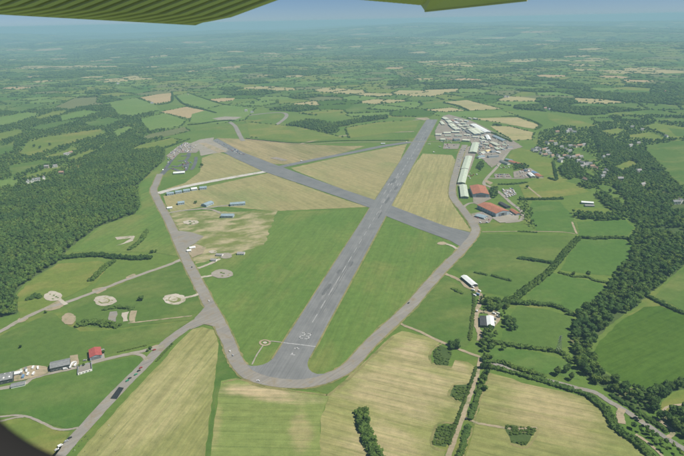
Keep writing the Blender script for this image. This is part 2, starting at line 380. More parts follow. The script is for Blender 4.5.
field('grass_field', 'airfield_grass', [(388, 217), (417, 228), (449, 241), (460, 246), (452, 256), (429, 279), (400, 312), (367, 342), (345, 367), (331, 376), (316, 376), (306, 371), (305, 362), (331, 320)])
# south of the perimeter track
field('meadow', 'meadow_olive', [(193, 329), (203, 327), (214, 330), (219, 345), (217, 362), (205, 456), (203, 475), (66, 475), (78, 454), (103, 425), (132, 393), (160, 364), (180, 341)], 1)
field('grass_strip', 'pasture', [(219, 340), (229, 362), (239, 377), (222, 383), (216, 400), (208, 475), (203, 475), (213, 400), (217.5, 362)], .8)
field('meadow', 'meadow_green', [(221, 381), (236, 378), (260, 386), (300, 391), (329, 395), (320, 420), (321, 456), (322, 475), (208, 475), (213, 430)], 1)
field('meadow', 'meadow_tan', [(329, 395), (345, 380), (372, 355), (392, 336), (402, 331), (415, 334), (432, 338), (440, 343), (430, 351), (431, 362), (440, 365), (452, 367), (455, 360), (468, 362), (475, 367), (473, 380), (470, 384), (455, 385), (450, 395), (461, 403), (460, 412), (455, 424), (438, 425), (432, 445), (445, 450), (446, 475), (321, 475), (320, 420)], 1.4)
field('meadow', 'meadow_dry', [(490, 373), (505, 377), (530, 385), (560, 391), (588, 398), (602, 408), (611, 421), (621, 435), (640, 448), (660, 475), (461, 475), (467, 452), (474, 428), (481, 400)], 1.4)
field('grass_corner', 'pasture', [(308, 389), (344, 376), (329, 394.5)], .6)
field('pasture', 'pasture', [(445, 277), (460, 285), (475, 291), (478, 300), (474, 320), (471, 340), (466, 347), (440, 340), (402, 324), (407, 312), (430, 288)])
# east side pastures
field('pasture', 'pasture', [(482, 234), (575, 236), (562, 252), (548, 268), (530, 284), (508, 297), (480, 291), (466, 276), (452, 268), (470, 248)])
field('pasture', 'pasture_lush', [(581, 239), (624, 240), (633, 246), (629, 258), (612, 276), (590, 274), (560, 270), (569, 254)])
field('pasture', 'pasture_lush', [(553, 273), (600, 283), (608, 289), (596, 301), (578, 312), (555, 305), (527, 302), (526, 295)])
field('pasture', 'pasture', [(517, 306), (545, 309), (572, 318), (570, 345), (560, 350), (500, 342), (508, 318)])
field('pasture', 'pasture_lush', [(492, 347), (540, 353), (570, 362), (580, 380), (545, 374), (505, 366), (488, 362)])
field('pasture', 'pasture_lush', [(532, 201), (560, 202), (572, 215), (578, 233), (537, 231), (528, 212)])
field('pasture', 'pasture_olive', [(575, 208), (608, 208), (618, 214), (590, 217), (574, 215)], keep=False)
field('pasture', 'pasture_lush', [(577, 222), (625, 220), (634, 228), (628, 235), (580, 236)])
field('crop_field', 'pasture_dark', [(591, 356), (600, 341), (622, 320), (644, 307), (660, 306), (684, 314), (720, 328), (720, 372), (684, 377), (648, 390), (628, 386), (604, 370)])
field('pasture', 'pasture', [(655, 296), (668, 283), (684, 268), (720, 250), (720, 322), (684, 311)])
field('pasture', 'pasture_olive', [(662, 402), (672, 394), (690, 388), (720, 385), (720, 405), (684, 407), (662, 414)])
field('pasture', 'pasture', [(645, 146), (675, 141), (700, 140), (720, 200), (690, 192), (672, 180), (660, 165), (648, 155)])
field('pasture', 'pasture_olive', [(515, 147), (530, 150), (553, 161), (554, 170), (545, 176), (520, 170), (508, 157)])
field('pasture', 'pasture_olive', [(519, 185), (545, 177), (560, 176), (578, 185), (590, 192), (560, 197), (525, 199)])
field('pasture', 'pasture', [(573, 149), (583, 150), (598, 160), (592, 164), (575, 158)])
field('pasture', 'pasture', [(593, 184), (612, 186), (622, 194), (604, 192)])
field('pasture', 'pasture_olive', [(548, 113), (573, 119), (598, 126), (590, 129), (566, 127), (548, 119)])
field('pasture', 'pasture_olive', [(628, 135), (650, 132), (668, 139), (655, 141), (630, 139)])
field('pasture', 'pasture', [(619, 116), (642, 118), (640, 121), (622, 120)]); field('pasture', 'pasture', [(652, 117), (690, 119), (690, 124), (655, 121)])
field('pasture', 'pasture_olive', [(641, 127), (655, 123), (690, 128), (690, 138), (672, 139), (655, 131)])
field('pasture', 'pasture', [(565, 181), (577, 178), (590, 182), (580, 185)], keep=True)
# west side
field('pasture', 'airfield_grass', [(100, 227), (136, 215), (142, 206), (139, 187), (151, 174), (166, 160), (160, 176), (152, 192), (165, 225), (181, 257), (150, 252), (118, 252), (72, 252)])
field('pasture', 'pasture_olive', [(17, 296), (27, 284), (58, 264), (100, 261), (110, 264), (96, 283), (60, 300), (40, 310), (20, 319), (18, 310)])
field('pasture', 'pasture', [(180, 262), (196, 288), (206, 308), (190, 320), (150, 324), (118, 328), (78, 326), (66, 308), (100, 293), (140, 277)])
field('pasture', 'pasture', [(0, 336), (24, 325), (52, 312), (66, 324), (80, 332), (118, 330), (190, 321), (160, 342), (110, 354), (70, 364), (30, 375), (0, 380), (-30, 390), (-30, 350)])
field('pasture', 'pasture_lush', [(32, 382), (60, 373), (105, 362), (138, 356), (143, 362), (120, 386), (95, 412), (78, 427), (66, 429), (44, 423), (28, 416), (14, 414), (0, 415), (-30, 418), (-30, 394), (0, 390)])
field('pasture', 'pasture_olive', [(-30, 424), (14, 419), (28, 418), (43, 425), (56, 431), (70, 432), (55, 456), (45, 475), (-30, 475)])
EDGED = []
for px in ([(-20, 121), (28, 112), (42, 114), (15, 124), (-20, 130)], [(-20, 137), (20, 129), (24, 134), (5, 140), (-20, 146)], [(-20, 150), (15, 143), (14, 152), (-20, 160)], [(60, 116), (85, 110), (102, 112), (82, 118), (62, 121)], [(84, 123), (110, 117), (124, 120), (105, 127), (90, 127)], [(-20, 184), (14, 178), (20, 184), (-20, 194)], [(52, 112), (70, 110), (58, 116), (40, 120), (34, 118)], [(112, 132), (128, 126), (134, 128), (118, 137)],
           [(600, 131), (618, 128), (630, 131), (612, 136)], [(668, 128), (690, 130), (690, 137), (676, 136)], [(592, 118), (612, 118), (616, 122), (598, 123)], [(612, 168), (630, 160), (640, 164), (622, 172)]):
    EDGED.append(px); field('farm_field', random.choice(('pasture_olive', 'pasture', 'crop_green')), px)
for mt, px in (('pasture_olive', [(20, 155), (27, 143), (45, 137), (60, 135), (100, 129), (107, 134), (80, 141), (55, 149), (30, 157)]), ('pasture', [(25, 129), (50, 123), (80, 119), (75, 122), (45, 131)]),
               ('pasture_olive', [(38, 159), (75, 147), (81, 149), (60, 158)]), ('pasture', [(8, 166), (40, 160), (55, 162), (25, 172), (12, 176)]), ('pasture_olive', [(66, 159), (90, 150), (98, 150), (85, 158), (72, 162)]),
               ('pasture_olive', [(20, 177), (55, 167), (70, 165), (60, 170), (30, 180)]), ('crop_grey', [(55, 107), (75, 98), (98, 97), (97, 103), (70, 110)]), ('pasture', [(0, 110), (30, 103), (45, 105), (20, 113)]),
               ('crop_green', [(140, 119), (165, 113), (186, 120), (181, 126), (150, 132), (145, 127)]), ('crop_grey', [(141, 138), (150, 134), (184, 127), (190, 131), (150, 140)]), ('pasture_olive', [(128, 151), (140, 145), (171, 138), (180, 140), (172, 145), (150, 150)]),
               ('crop_tan', [(160, 112), (186, 106.8), (215, 112.5), (216, 114), (187, 118.2)]), ('crop_tan', [(139, 97.7), (156, 94.5), (171.4, 92.8), (171, 101.2), (156.5, 103.9)]), ('crop_tan', [(208, 99.6), (222, 98.2), (235, 98), (233, 100.5), (218, 102)]),
               ('crop_green', [(175.5, 95.8), (188, 92.8), (198, 96.7), (223, 104.6), (205, 109), (182.5, 102.8)]), ('crop_straw', [(444.5, 102), (467, 100), (502, 109), (469.5, 110.5)]), ('crop_straw', [(424.5, 110), (452, 107.5), (464.5, 110.7), (445, 112)]),
               ('crop_straw', [(467, 118.4), (517.7, 117.5), (540.5, 125.4), (533.5, 129), (500, 122.8), (484, 120.5)]), ('crop_straw', [(490, 126), (509, 126.3), (533.5, 132.5), (531.8, 139.5), (513.5, 140.5), (497.5, 131.6)]),
               ('crop_green', [(431, 113), (466, 111.5), (502, 110.5), (517, 116), (465, 117), (440, 116)]), ('crop_green', [(192, 114), (225, 105), (255, 108), (245, 120), (215, 124), (190, 122)]), ('pasture_olive', [(246, 122), (300, 127), (345, 138), (300, 142), (250, 137)]),
               ('pasture_olive', [(345, 128), (380, 122), (420, 120), (415, 130), (350, 138)]), ('crop_green', [(108, 102), (137, 98), (155, 105), (160, 110), (132, 117), (118, 115)])):
    EDGED.append(px); field('farm_field', mt, px)

# ------------------------------------------------------------------ paved ground
field('runway', 'asphalt', [(240, 368), (243, 362), (247, 365), (251, 366.3), (257, 366.2), (263, 365), (268, 362.8), (273, 359), (426.8, 119.5), (437.6, 119.5), (309, 359), (307.6, 363), (307.6, 366), (309, 369.5), (312, 372.5), (317, 374.4), (324, 374.2), (333, 371), (340, 373), (330, 377), (298, 384.5), (270, 382), (252, 378)], .2, z=.62)
field('runway', 'asphalt_cross', [(206, 143), (217, 138.5), (243.5, 152.5), (272, 163.5), (342, 189), (374.5, 200), (392, 206), (444.5, 226), (472, 233), (461, 247), (449.5, 240.5), (417, 228.5), (388, 217), (369.5, 207.8), (342, 198), (263.5, 171.5), (233.5, 157.7)], .3, z=.56)
ribbon('verge', 'verge', [(271.8, 359.5), (357.2, 228), (426.5, 119.8)], 4, .8, z=.48); ribbon('verge', 'verge', [(309.6, 358.5), (379.7, 228), (437.4, 120)], 4, .8, z=.485)
ribbon('disused_runway', 'asphalt_cross', [(280, 167), (311, 160.5), (342, 154.5), (367, 149.5), (387, 145.5), (412, 142)], 27, z=.52)
ribbon('disused_runway', 'concrete_white', [(158, 193.5), (171, 189.8), (200, 183.5), (231, 177.7), (266, 171.5)], 22, 1.2, z=.50)
TAXI = [(160, 174), (156, 184), (153.7, 190.5), (159, 203), (168.9, 221), (184, 254.7), (199.3, 285), (208, 302), (217, 318), (228.5, 342), (232, 352), (238.5, 364.5), (249, 375.2), (271, 382), (296, 384.3), (316, 381.8), (331, 377), (349.5, 366.5), (372, 342), (398, 318), (412, 304.5), (429.5, 284), (447, 265), (462, 250), (474.5, 234), (474, 225), (463, 210), (453.5, 198), (452.5, 186.5), (456, 172), (460, 157), (465, 145)]
ribbon('verge', 'verge', TAXI, 23, 1.2, z=.46); ribbon('taxiway', 'asphalt_old', TAXI, 18, .5, z=.70)
ribbon('taxiway', 'asphalt_old', [(212, 309), (200, 319), (186, 328), (171, 339), (162, 347), (140, 369.5), (117, 392.5), (87.5, 424.5), (62.5, 452), (46, 472)], 15, .5)
area('apron', 'asphalt_old', [(195, 318), (209, 303), (219, 322), (222, 338), (218, 336), (215, 327), (204, 324.5), (190, 330)], .5, z=.66)
ribbon('dirt_track', 'concrete_old', [(-30, 345), (0, 331.7), (20, 320.5), (47.5, 308), (67.5, 302), (100, 290), (130, 278.5), (171, 264), (186, 257)], 9, .8)
ribbon('farm_track', 'concrete_old', [(164, 346), (150, 349.5), (135, 353), (105, 359.5), (75, 368), (50, 373.5), (32, 378.5), (24, 384), (0, 389), (-30, 395)], 7, .6)
ribbon('farm_track', 'concrete_old', [(133, 354), (142, 355.5), (147, 361)], 5, .4)
ribbon('farm_track', 'concrete_old', [(-20, 418), (0, 417), (14.7, 415.7), (28, 417), (43, 423.3), (55, 429), (66, 430), (78, 428)], 3.2, .3)
ribbon('farm_track', 'concrete_old', [(-20, 424), (0, 421.5), (14.7, 418), (24, 417)], 3, .3)
ribbon('farm_track', 'dirt', [(398, 322), (405, 326), (420, 332), (441, 342), (463, 351), (480, 357)], 5, .5)
ribbon('farm_lane', 'dirt', [(481, 358), (476, 377), (469.5, 396), (463, 416), (456, 434.5), (449.5, 453), (443, 475)], 6, .6)
ribbon('farm_track', 'dirt', [(464.5, 417), (477, 423), (492, 426), (515, 429.5), (537, 428)], 3.5, .5)
ribbon('farm_track', 'dirt', [(443, 273), (457, 279), (470, 287), (480, 294), (481, 300), (477, 310), (476.5, 325), (480, 334), (479, 341)], 7, .9)
area('yard', 'dirt', [(459, 281), (466, 280), (478, 287), (481, 294), (474, 291), (464, 287)], 1.2); area('yard', 'dirt', [(478, 310), (497, 311), (501, 318), (495, 327), (490, 328), (488, 314), (478, 313)], 1.5)
ribbon('lane', 'asphalt_old', [(481, 358), (500, 366), (520, 374), (540.5, 379.5), (558, 383), (575.5, 388), (595.5, 393), (608, 401), (623, 409.5), (640.5, 421), (663, 436), (684, 449.5), (720, 474)], 7, .5)
ribbon('lay_by', 'dirt', [(622, 409), (620, 415), (622, 424)], 8, .6); ribbon('farm_track', 'dirt', [(635.5, 434.5), (648, 443), (661, 455), (675, 470)], 3.5, .4)
ribbon('farm_track', 'dirt', [(656, 419), (664, 424), (673, 432), (668, 438)], 4.5, .5); ribbon('farm_track', 'dirt', [(660, 415), (668, 407), (690, 404)], 3, .4)
ribbon('farm_track', 'dirt', [(572, 222), (575, 230), (577, 234)], 4); ribbon('farm_track', 'dirt', [(482, 232), (520, 231.5), (560, 232), (575, 234)], 3, .5); ribbon('farm_track', 'dirt', [(527, 186), (534, 192), (543, 199)], 5)
ribbon('lane', 'concrete_old', [(515, 144), (508, 152), (497, 167), (487, 178), (484, 184), (490, 187), (500, 193), (511, 203), (520, 210), (523, 216), (519, 221), (505, 222.5)], 9, .5)
ribbon('lane', 'concrete_old', [(487, 178), (496, 178.5), (525, 178.5)], 7); ribbon('lane', 'concrete_old', [(460, 210), (468, 204), (474, 203)], 7)
ribbon('lane', 'dirt', [(300, 144), (320, 139.5), (342, 136), (380, 133), (414, 131.5)], 12, .8); ribbon('lane', 'asphalt_old', [(350, 133.5), (380, 128), (405, 122), (425, 118.5)], 10)
area('yard', 'dirt', [(414, 118), (427, 117.5), (430, 119), (424, 120.5)], 1); ribbon('lane', 'dirt', [(246, 139), (300, 144), (342, 142.5), (409, 141.8), (462, 141.5)], 5, z=.80)
ribbon('disused_runway', 'asphalt_old', [(243, 141), (239, 134), (235, 126), (229, 120), (245, 116), (270, 113), (284, 113), (286, 117), (275, 126), (259, 138)], 18, 1.0)
area('apron', 'concrete_old', [(212, 118.5), (225, 116.5), (242, 117), (236, 119.5), (218, 120)], 1.5)
area('apron', 'concrete_old', [(189, 144), (200, 139.5), (214, 137.5), (213, 141), (230, 150), (222, 152), (211, 154), (201, 156), (199, 150), (193, 149)], 1.2); area('apron', 'dirt', [(198, 143), (206, 143), (228, 152), (218, 153)], 1)
area('apron', 'yard', [(270, 158), (276, 157), (288, 160), (283, 161.5)], 1)
area('apron', 'asphalt_old', [(176.5, 231), (190, 232), (204, 236.5), (196, 243), (186, 249), (182, 245)], .8)
ribbon('taxiway', 'concrete_old', [(164, 214), (180, 211), (200, 209), (222, 206), (236, 204.5)], 8, .6); ribbon('taxiway', 'concrete_old', [(203, 209), (213, 210), (221, 213.5)], 7, .5)
for cx, cy, rx, ry, mt, nm in ((105, 301, 11.5, 5, 'rubble', 'dispersal'), (174.5, 299.5, 11.5, 5.2, 'rubble', 'dispersal'), (222, 274, 11, 4.5, 'concrete_old', 'dispersal'), (53, 296.5, 9, 5, 'rubble', 'dispersal'), (69, 319, 7, 6, 'dirt', 'dispersal'), (191, 222.5, 8, 2.2, 'rubble', 'dispersal'),
                       (226, 256, 6, 3, 'concrete_old', 'dispersal'), (442, 243.5, 4.5, 1.6, 'dirt', 'dispersal'), (213, 252, 4, 1.5, 'rubble', 'dispersal')):
    q = random.uniform(0, 50); area(nm, mt, [(cx + rx * k * math.cos(a), cy + ry * k * math.sin(a)) for a in [2 * math.pi * j / 30 for j in range(30)] for k in [1 + (.11 if nm == 'dispersal' and mt != 'concrete_old' else .06) * mnoise.noise(Vector((2.2 * math.cos(a), 2.2 * math.sin(a), q))) * 1.6]], 2.2)
    if mt != 'dirt' and rx > 6:
        for _ in range(5):
            a = random.uniform(0, 6.28); k = random.uniform(.1, .72); area('grass_patch', random.choice(('scrub_grass', 'pasture', 'verge')), [(cx + rx * k * math.cos(a) + random.uniform(.5, 1.9) * math.cos(b_), cy + ry * k * math.sin(a) + random.uniform(.25, .8) * math.sin(b_)) for b_ in [j * .9 for j in range(7)]], 1.4, z=.84 + random.uniform(0, .012))
for px in ([(185, 298), (194, 296), (199, 294)], [(213, 275.5), (204, 277), (199, 278)], [(220, 259), (210, 264), (198, 268.5)], [(66, 305), (60, 300), (55, 297)], [(446, 244), (452, 246), (457, 249)]): ribbon('taxiway', 'rubble', px, 7, .7)
for r0, c in ((.62, 'scrub_grass'),):
    for cx, cy, rx, ry in ((105, 301, 11.5, 5), (174.5, 299.5, 11.5, 5.2)):
        area('grass_patch', c, [(cx + r0 * rx * math.cos(a) * random.uniform(.6, 1.1), cy + .4 + r0 * ry * math.sin(a) * random.uniform(.6, 1.1)) for a in [k * .42 for k in range(15)]], 1, z=.86)
        area('grass_patch', 'rubble', ell(cx - 1, cy, rx * .38, ry * .42), 1.5, z=.90)
area('ruin_floor', 'rubble', [(116, 246), (124, 243), (135, 236), (133, 241), (124, 244), (118, 245.5)], 1); area('ruin_floor', 'rubble', [(115, 237.5), (134, 236), (134, 238), (117, 240)], 1)
area('ruin_floor', 'asphalt_old', [(110, 312), (117, 311.5), (116, 322), (109, 322)], 1.8); area('ruin_floor', 'rubble', [(122, 313), (129, 312), (128, 321.5), (123, 322)], 1.8); area('ruin_floor', 'dirt', [(131, 311), (137, 311), (135, 323), (130, 323)], 1.8)
ribbon('farm_track', 'dirt', [(128, 323.5), (150, 321), (171, 318.5), (192, 316)], 3, .5)
for px, w in (([(443, 343), (431, 351.5), (431.5, 362.5), (440, 366), (452, 367.5)], 3), ([(469, 383.6), (455, 384.2), (449, 396), (461, 403)], 3), ([(455, 423.4), (437.5, 424.6), (431.5, 446), (445, 451)], 3), ([(536.5, 428.5), (538, 432), (527, 447.5), (510, 444)], 3), ([(490, 373), (484, 390), (478, 406), (473.5, 425)], 3), ([(327, 396), (346, 381.5), (374, 355), (393, 336.5)], 4), ([(472, 428), (464, 452), (459, 474)], 3), ([(361, 407), (359.5, 415), (363, 432), (369, 447), (376, 462)], 5), ([(607, 407), (613, 423), (622, 438)], 2.5), ([(222, 383), (240, 379.5), (262, 387), (300, 392), (327, 395.5)], 3)):
    ribbon('field_margin', 'verge', px, w, w * .3, z=.28)
# ring and path beside the threshold
ring = [(265 + 5 * math.cos(a), 343 + 2.6 * math.sin(a)) for a in [k * .4 for k in range(17)]]
ribbon('path', 'dirt', ring, 3, .3); ribbon('path', 'concrete_old', [(270, 341.5), (277, 342), (283.5, 343)], 2, .2); ribbon('path', 'concrete_old', [(263, 346), (257, 355), (252, 365)], 2, .2)
area('ring_centre', 'rubble', ell(265, 343, 2.2, 1.1, 10), .3)
# trading estate and hangar yards
area('yard', 'yard', [(436, 140), (435, 131), (443, 116), (449, 114.5), (472, 121), (492, 131), (514, 141), (523, 147), (512, 150), (505, 154), (499, 163), (492, 168), (478, 155), (470, 141)], 1.5)
area('yard', 'yard', [(473, 196), (489, 194), (491, 199), (478, 205), (473, 203)], 1); area('yard', 'concrete_old', [(497, 214), (511, 210), (519, 215), (518, 221), (500, 223), (492, 218)], 1); area('yard', 'yard', [(471, 214), (486, 211), (493, 218), (490, 223), (476, 224)], 1)
area('yard', 'yard', [(494, 174), (509, 174), (512, 178), (495, 179)], .8); area('yard', 'yard', [(513, 172), (530, 168), (540, 174), (541, 178), (514, 178)], .8); area('yard', 'yard', [(502, 190), (513, 189), (517, 195), (506, 198)], .8); area('yard', 'dirt', [(484, 179), (493, 183), (490, 185), (485, 182)], .6)
area('yard', 'yard', [(459, 150), (467, 147), (478, 144), (474, 160), (466, 180), (458, 186), (455, 180)], .8, z=.4)
area('yard', 'yard', [(444, 143.5), (460, 144), (458, 149), (443, 149)], 1.2)
area('yard', 'dirt', [(14, 372), (30, 366), (46, 367), (52, 372), (30, 379), (14, 382)], 1.5); area('yard', 'dirt', [(70, 356), (78, 355), (79, 365), (70, 367)], 1); area('yard', 'concrete_old', [(88, 356), (104, 353), (105, 359), (90, 362)], .8)
for px in ([(44, 306), (58, 301), (64, 305), (58, 309), (46, 311)], [(92, 290), (104, 287), (106, 291), (98, 294)], [(18, 319), (27, 315), (28, 319), (20, 323)], [(180, 254), (188, 253), (190, 261), (182, 263)], [(126, 277.5), (134, 274), (136, 277), (129, 280)], [(150, 347.5), (160, 344.5), (160, 348), (152, 350)]): area('worn_patch', 'dirt', px, 2.2, z=.33, curve=True)
area('worn_patch', 'dirt', [(187, 250), (196, 244), (206, 248), (203, 254), (192, 258)], 2)
# karting circuit
area('kart_paddock', 'yard', [(166, 156), (176, 148), (185, 142), (193, 145), (199, 151), (196, 153), (180, 153), (172, 160)], 1.5)
for px in ([(160, 176), (166, 168), (172, 160), (179, 151.5)], [(181, 156), (187, 155.5), (191, 151), (194, 150), (193, 147.5)], [(196, 157), (195.5, 162), (192.5, 168.5), (190, 170)], [(178, 161), (185, 160.5), (188.5, 157), (189.5, 154)],
           [(172, 166), (178, 166.5), (183, 164), (185.5, 167), (188, 164), (185, 160.5)], [(162, 175), (170, 168.5), (180, 171), (186, 170), (187, 165)]): ribbon('kart_track', 'kart_asphalt', px, 11, .4)
# painted marks on the runway
def rwy_pt(s, t):                  # metres along the centre line from the numerals, metres to the right
    a = G(299.2, 345); b = G(431.5, 122); d = (b - a).normalized(); n = Vector((d.y, -d.x, 0)); return a + d * s + n * t
def marks(name, boxes, z=.68, **k):
    v = []; f = []
    for s0, s1, t0, t1 in boxes:
        i = len(v); v += [(*rwy_pt(s0, t0)[:2], z), (*rwy_pt(s0, t1)[:2], z), (*rwy_pt(s1, t1)[:2], z), (*rwy_pt(s1, t0)[:2], z)]; f.append((i, i + 1, i + 2, i + 3))
    return link(name, mesh(name, v, f), 'road_paint', kind='structure', **k)
def digit(segs, s0, t0, hh=16.0, w=6.0, k=1.5):
    R = {'t': (hh - k, hh, 0, w), 'm': (hh / 2 - k / 2, hh / 2 + k / 2, 0, w), 'b': (0, k, 0, w), 'tr': (hh / 2, hh, w - k, w), 'tl': (hh / 2, hh, 0, k), 'br': (0, hh / 2, w - k, w), 'bl': (0, hh / 2, 0, k)}
    return [(s0 + R[q][0], s0 + R[q][1], t0 + R[q][2], t0 + R[q][3]) for q in segs]
marks('runway_number', digit(('t', 'tr', 'm', 'bl', 'b'), 16, -6), .684); marks('runway_number', digit(('t', 'tr', 'm', 'br', 'b'), 16, 2.5), .684)
for s0 in np.arange(62, 1880, 46): marks('centreline_dash', [(s0, s0 + 27, -.4, .4)])
thr = [G(283.7, 343.2), G(299, 344.9), G(315.5, 347)]
link('threshold_line', mesh('threshold_line', [(p.x + dx, p.y + dy, .688) for p in thr for dx, dy in ((-.15, -.8), (.15, .8))], [(0, 2, 3, 1), (2, 4, 5, 3)]), 'road_paint', kind='structure')
marks('threshold_mark', [(-11, -9.4, -4, 4), (-10.9, -7, -1, 1)], .69); marks('threshold_mark', [(-27, -25.4, -4.5, 3), (-26, -22, -3, -1.2)], .69)
for t in (-16, -9, 8, 15): marks('threshold_stripe', [(820, 840, t, t + 1.3)])
for s0 in (930, 1130): marks('touchdown_mark', [(s0, s0 + 18, -8, -6.8)]); marks('touchdown_mark', [(s0, s0 + 18, 6.8, 8)])

mat_paved('asphalt_patch_dark', (.10, .104, .106), (.13, .133, .133), rot=RWY_ANG); mat_paved('asphalt_patch_light', (.19, .192, .188), (.235, .235, .228), rot=RWY_ANG); mat_paved('tyre_rubber', (.105, .108, .11), (.15, .152, .152), rot=RWY_ANG, streak=.6)
def patch(name, mat, s0, s1, t0, t1, z):
    n = 14; v = []
    for k in range(n + 1): a = k / n; v += [(*rwy_pt(s0 + (s1 - s0) * a, t0 + random.uniform(-.5, .5) + (t1 - t0) * .3 * (2 * abs(a - .5)) ** 4)[:2], z), (*rwy_pt(s0 + (s1 - s0) * a, t1 + random.uniform(-.5, .5) - (t1 - t0) * .3 * (2 * abs(a - .5)) ** 4)[:2], z)]
    link(name, mesh(name, v, [(2 * k, 2 * k + 1, 2 * k + 3, 2 * k + 2) for k in range(n)]), mat, kind='structure')
for k in range(26):
    s0 = random.uniform(-20, 1750); L_ = random.uniform(8, 60); t0 = random.uniform(-20, 12); patch('repair_patch', random.choice(('asphalt_patch_dark', 'asphalt_patch_light')), s0, s0 + L_, t0, t0 + random.uniform(3, 8), .640 + k * .0004)
for t in (-5.5, -3, 2.2, 5): patch('rubber_streak', 'tyre_rubber', 90 + random.uniform(-20, 20), 330 + random.uniform(-60, 60), t, t + random.uniform(.9, 1.6), .655 + abs(t) * .0005)

# ------------------------------------------------------------------ foliage shapes
def ico(sub):
    bm = bmesh.new(); bmesh.ops.create_icosphere(bm, subdivisions=sub, radius=1); bm.verts.ensure_lookup_table()
    v = np.array([p.co[:] for p in bm.verts]); f = np.array([[q.index for q in p.verts] for p in bm.faces]); bm.free(); return v, f
ICO2, ICO1 = ico(2), ico(1)
def crown_arrays(seed, lobes=7, leaves=170, leaf=.16, tall=1.0, src=ICO1):
    r = random.Random(seed); V = []; F = []; n0 = 0; cs = []
    for i in range(lobes):
        a = r.uniform(0, 6.283); q = 0 if i == 0 else r.uniform(.3, .62); z = r.uniform(-.25, .5) * tall
        s = .74 if i == 0 else r.uniform(.32, .52); c = np.array([q * math.cos(a), q * math.sin(a), z if i else 0.0]); cs.append((c, s))
        v, f = src; v = v.copy(); k = np.array([1 + .42 * mnoise.noise(Vector(p) * 2.1 + Vector((seed * 3.7 + i, 0, i))) for p in v])
        v = v * k[:, None] * s * np.array([1, 1, .85 * tall]) + c; V.append(v); F.append(f + n0); n0 += len(v)
    for i in range(leaves):
        c, s = r.choice(cs); d = Vector((r.gauss(0, 1), r.gauss(0, 1), r.gauss(.25, 1))).normalized()
        p = Vector(c) + Vector((d.x, d.y, d.z * .85 * tall)) * s * r.uniform(.86, 1.2)
        u = Vector((r.gauss(0, 1), r.gauss(0, 1), r.gauss(0, 1))).normalized(); w = u.orthogonal().normalized(); l = leaf * r.uniform(.6, 1.3)
        V.append(np.array([p + u * l, p + w * l * .8, p - u * l, p - w * l * .8])); F.append(np.array([[0, 1, 2], [0, 2, 3]]) + n0); n0 += 4
    V = np.concatenate(V); V[:, 2] = np.maximum(V[:, 2], -.62 * tall); return V, np.concatenate(F)
def to_mesh(name, VF, mat, smooth=False):
    me = np_mesh(name, VF[0], VF[1], smooth); me.materials.append(MATS[mat]); return me
LM = ['leaf_mid', 'leaf_dark', 'leaf_mid', 'leaf_light', 'leaf_dark']
CROWNS = [to_mesh('crown', crown_arrays(20 + i, 7, 170, .16, 1 + .12 * (i % 3)), LM[i]) for i in range(5)]
tb = MB(); tb.tube((0, 0, 0), (0, 0, .55), .075, .05, 7); tb.tube((0, 0, .5), (.25, .1, .95), .045, .02, 5); tb.tube((0, 0, .5), (-.22, .16, .95), .045, .02, 5); tb.tube((0, 0, .5), (.0, -.25, .9), .04, .02, 5)
TRUNK = tb.mesh('trunk', True); TRUNK.materials.append(MATS['bark'])
# small crowns for the masses
FAR = bpy.data.collections.new('crown_shapes')
for i in range(6):
    o = bpy.data.objects.new('crown_shape', to_mesh('crown_shape', crown_arrays(60 + i, 5, 46, .2, 1.0 + .15 * (i % 2)), ['leaf_wood', 'leaf_mid', 'leaf_wood', 'leaf_dark', 'leaf_light', 'leaf_mid'][i])); FAR.objects.link(o)
def gn_scatter(name, pts, scl, label, cat):
    """one object: a crown of foliage at every point"""
    n = len(pts); me = bpy.data.meshes.new(name); me.vertices.add(n); me.vertices.foreach_set('co', np.asarray(pts, np.float32).ravel()); me.update()
    a = me.attributes.new('size', 'FLOAT_VECTOR', 'POINT'); a.data.foreach_set('vector', np.asarray(scl, np.float32).ravel())
    a = me.attributes.new('turn', 'FLOAT_VECTOR', 'POINT'); t = np.zeros((n, 3), np.float32); t[:, 2] = rng.uniform(0, 6.283, n); a.data.foreach_set('vector', t.ravel())
    a = me.attributes.new('pick', 'INT', 'POINT'); a.data.foreach_set('value', rng.integers(0, 6, n).astype(np.int32))
    g = bpy.data.node_groups.new(name, 'GeometryNodeTree'); g.interface.new_socket('Geometry', in_out='INPUT', socket_type='NodeSocketGeometry'); g.interface.new_socket('Geometry', in_out='OUTPUT', socket_type='NodeSocketGeometry')
    N = g.nodes; L = g.links; gi = N.new('NodeGroupInput'); go = N.new('NodeGroupOutput'); ip = N.new('GeometryNodeInstanceOnPoints'); ci = N.new('GeometryNodeCollectionInfo')
    ci.inputs['Collection'].default_value = FAR; ci.inputs['Separate Children'].default_value = True; ci.inputs['Reset Children'].default_value = True
    def at(nm, ty): k = N.new('GeometryNodeInputNamedAttribute'); k.data_type = ty; k.inputs[0].default_value = nm; return k.outputs[0]
    L.new(gi.outputs[0], ip.inputs['Points']); L.new(ci.outputs[0], ip.inputs['Instance']); ip.inputs['Pick Instance'].default_value = True
    L.new(at('pick', 'INT'), ip.inputs['Instance Index']); L.new(at('size', 'FLOAT_VECTOR'), ip.inputs['Scale']); L.new(at('turn', 'FLOAT_VECTOR'), ip.inputs['Rotation']); L.new(ip.outputs[0], go.inputs[0])
    o = link(name, me, kind='stuff', label=label, category=cat); md = o.modifiers.new('crowns', 'NODES'); md.node_group = g
    return o

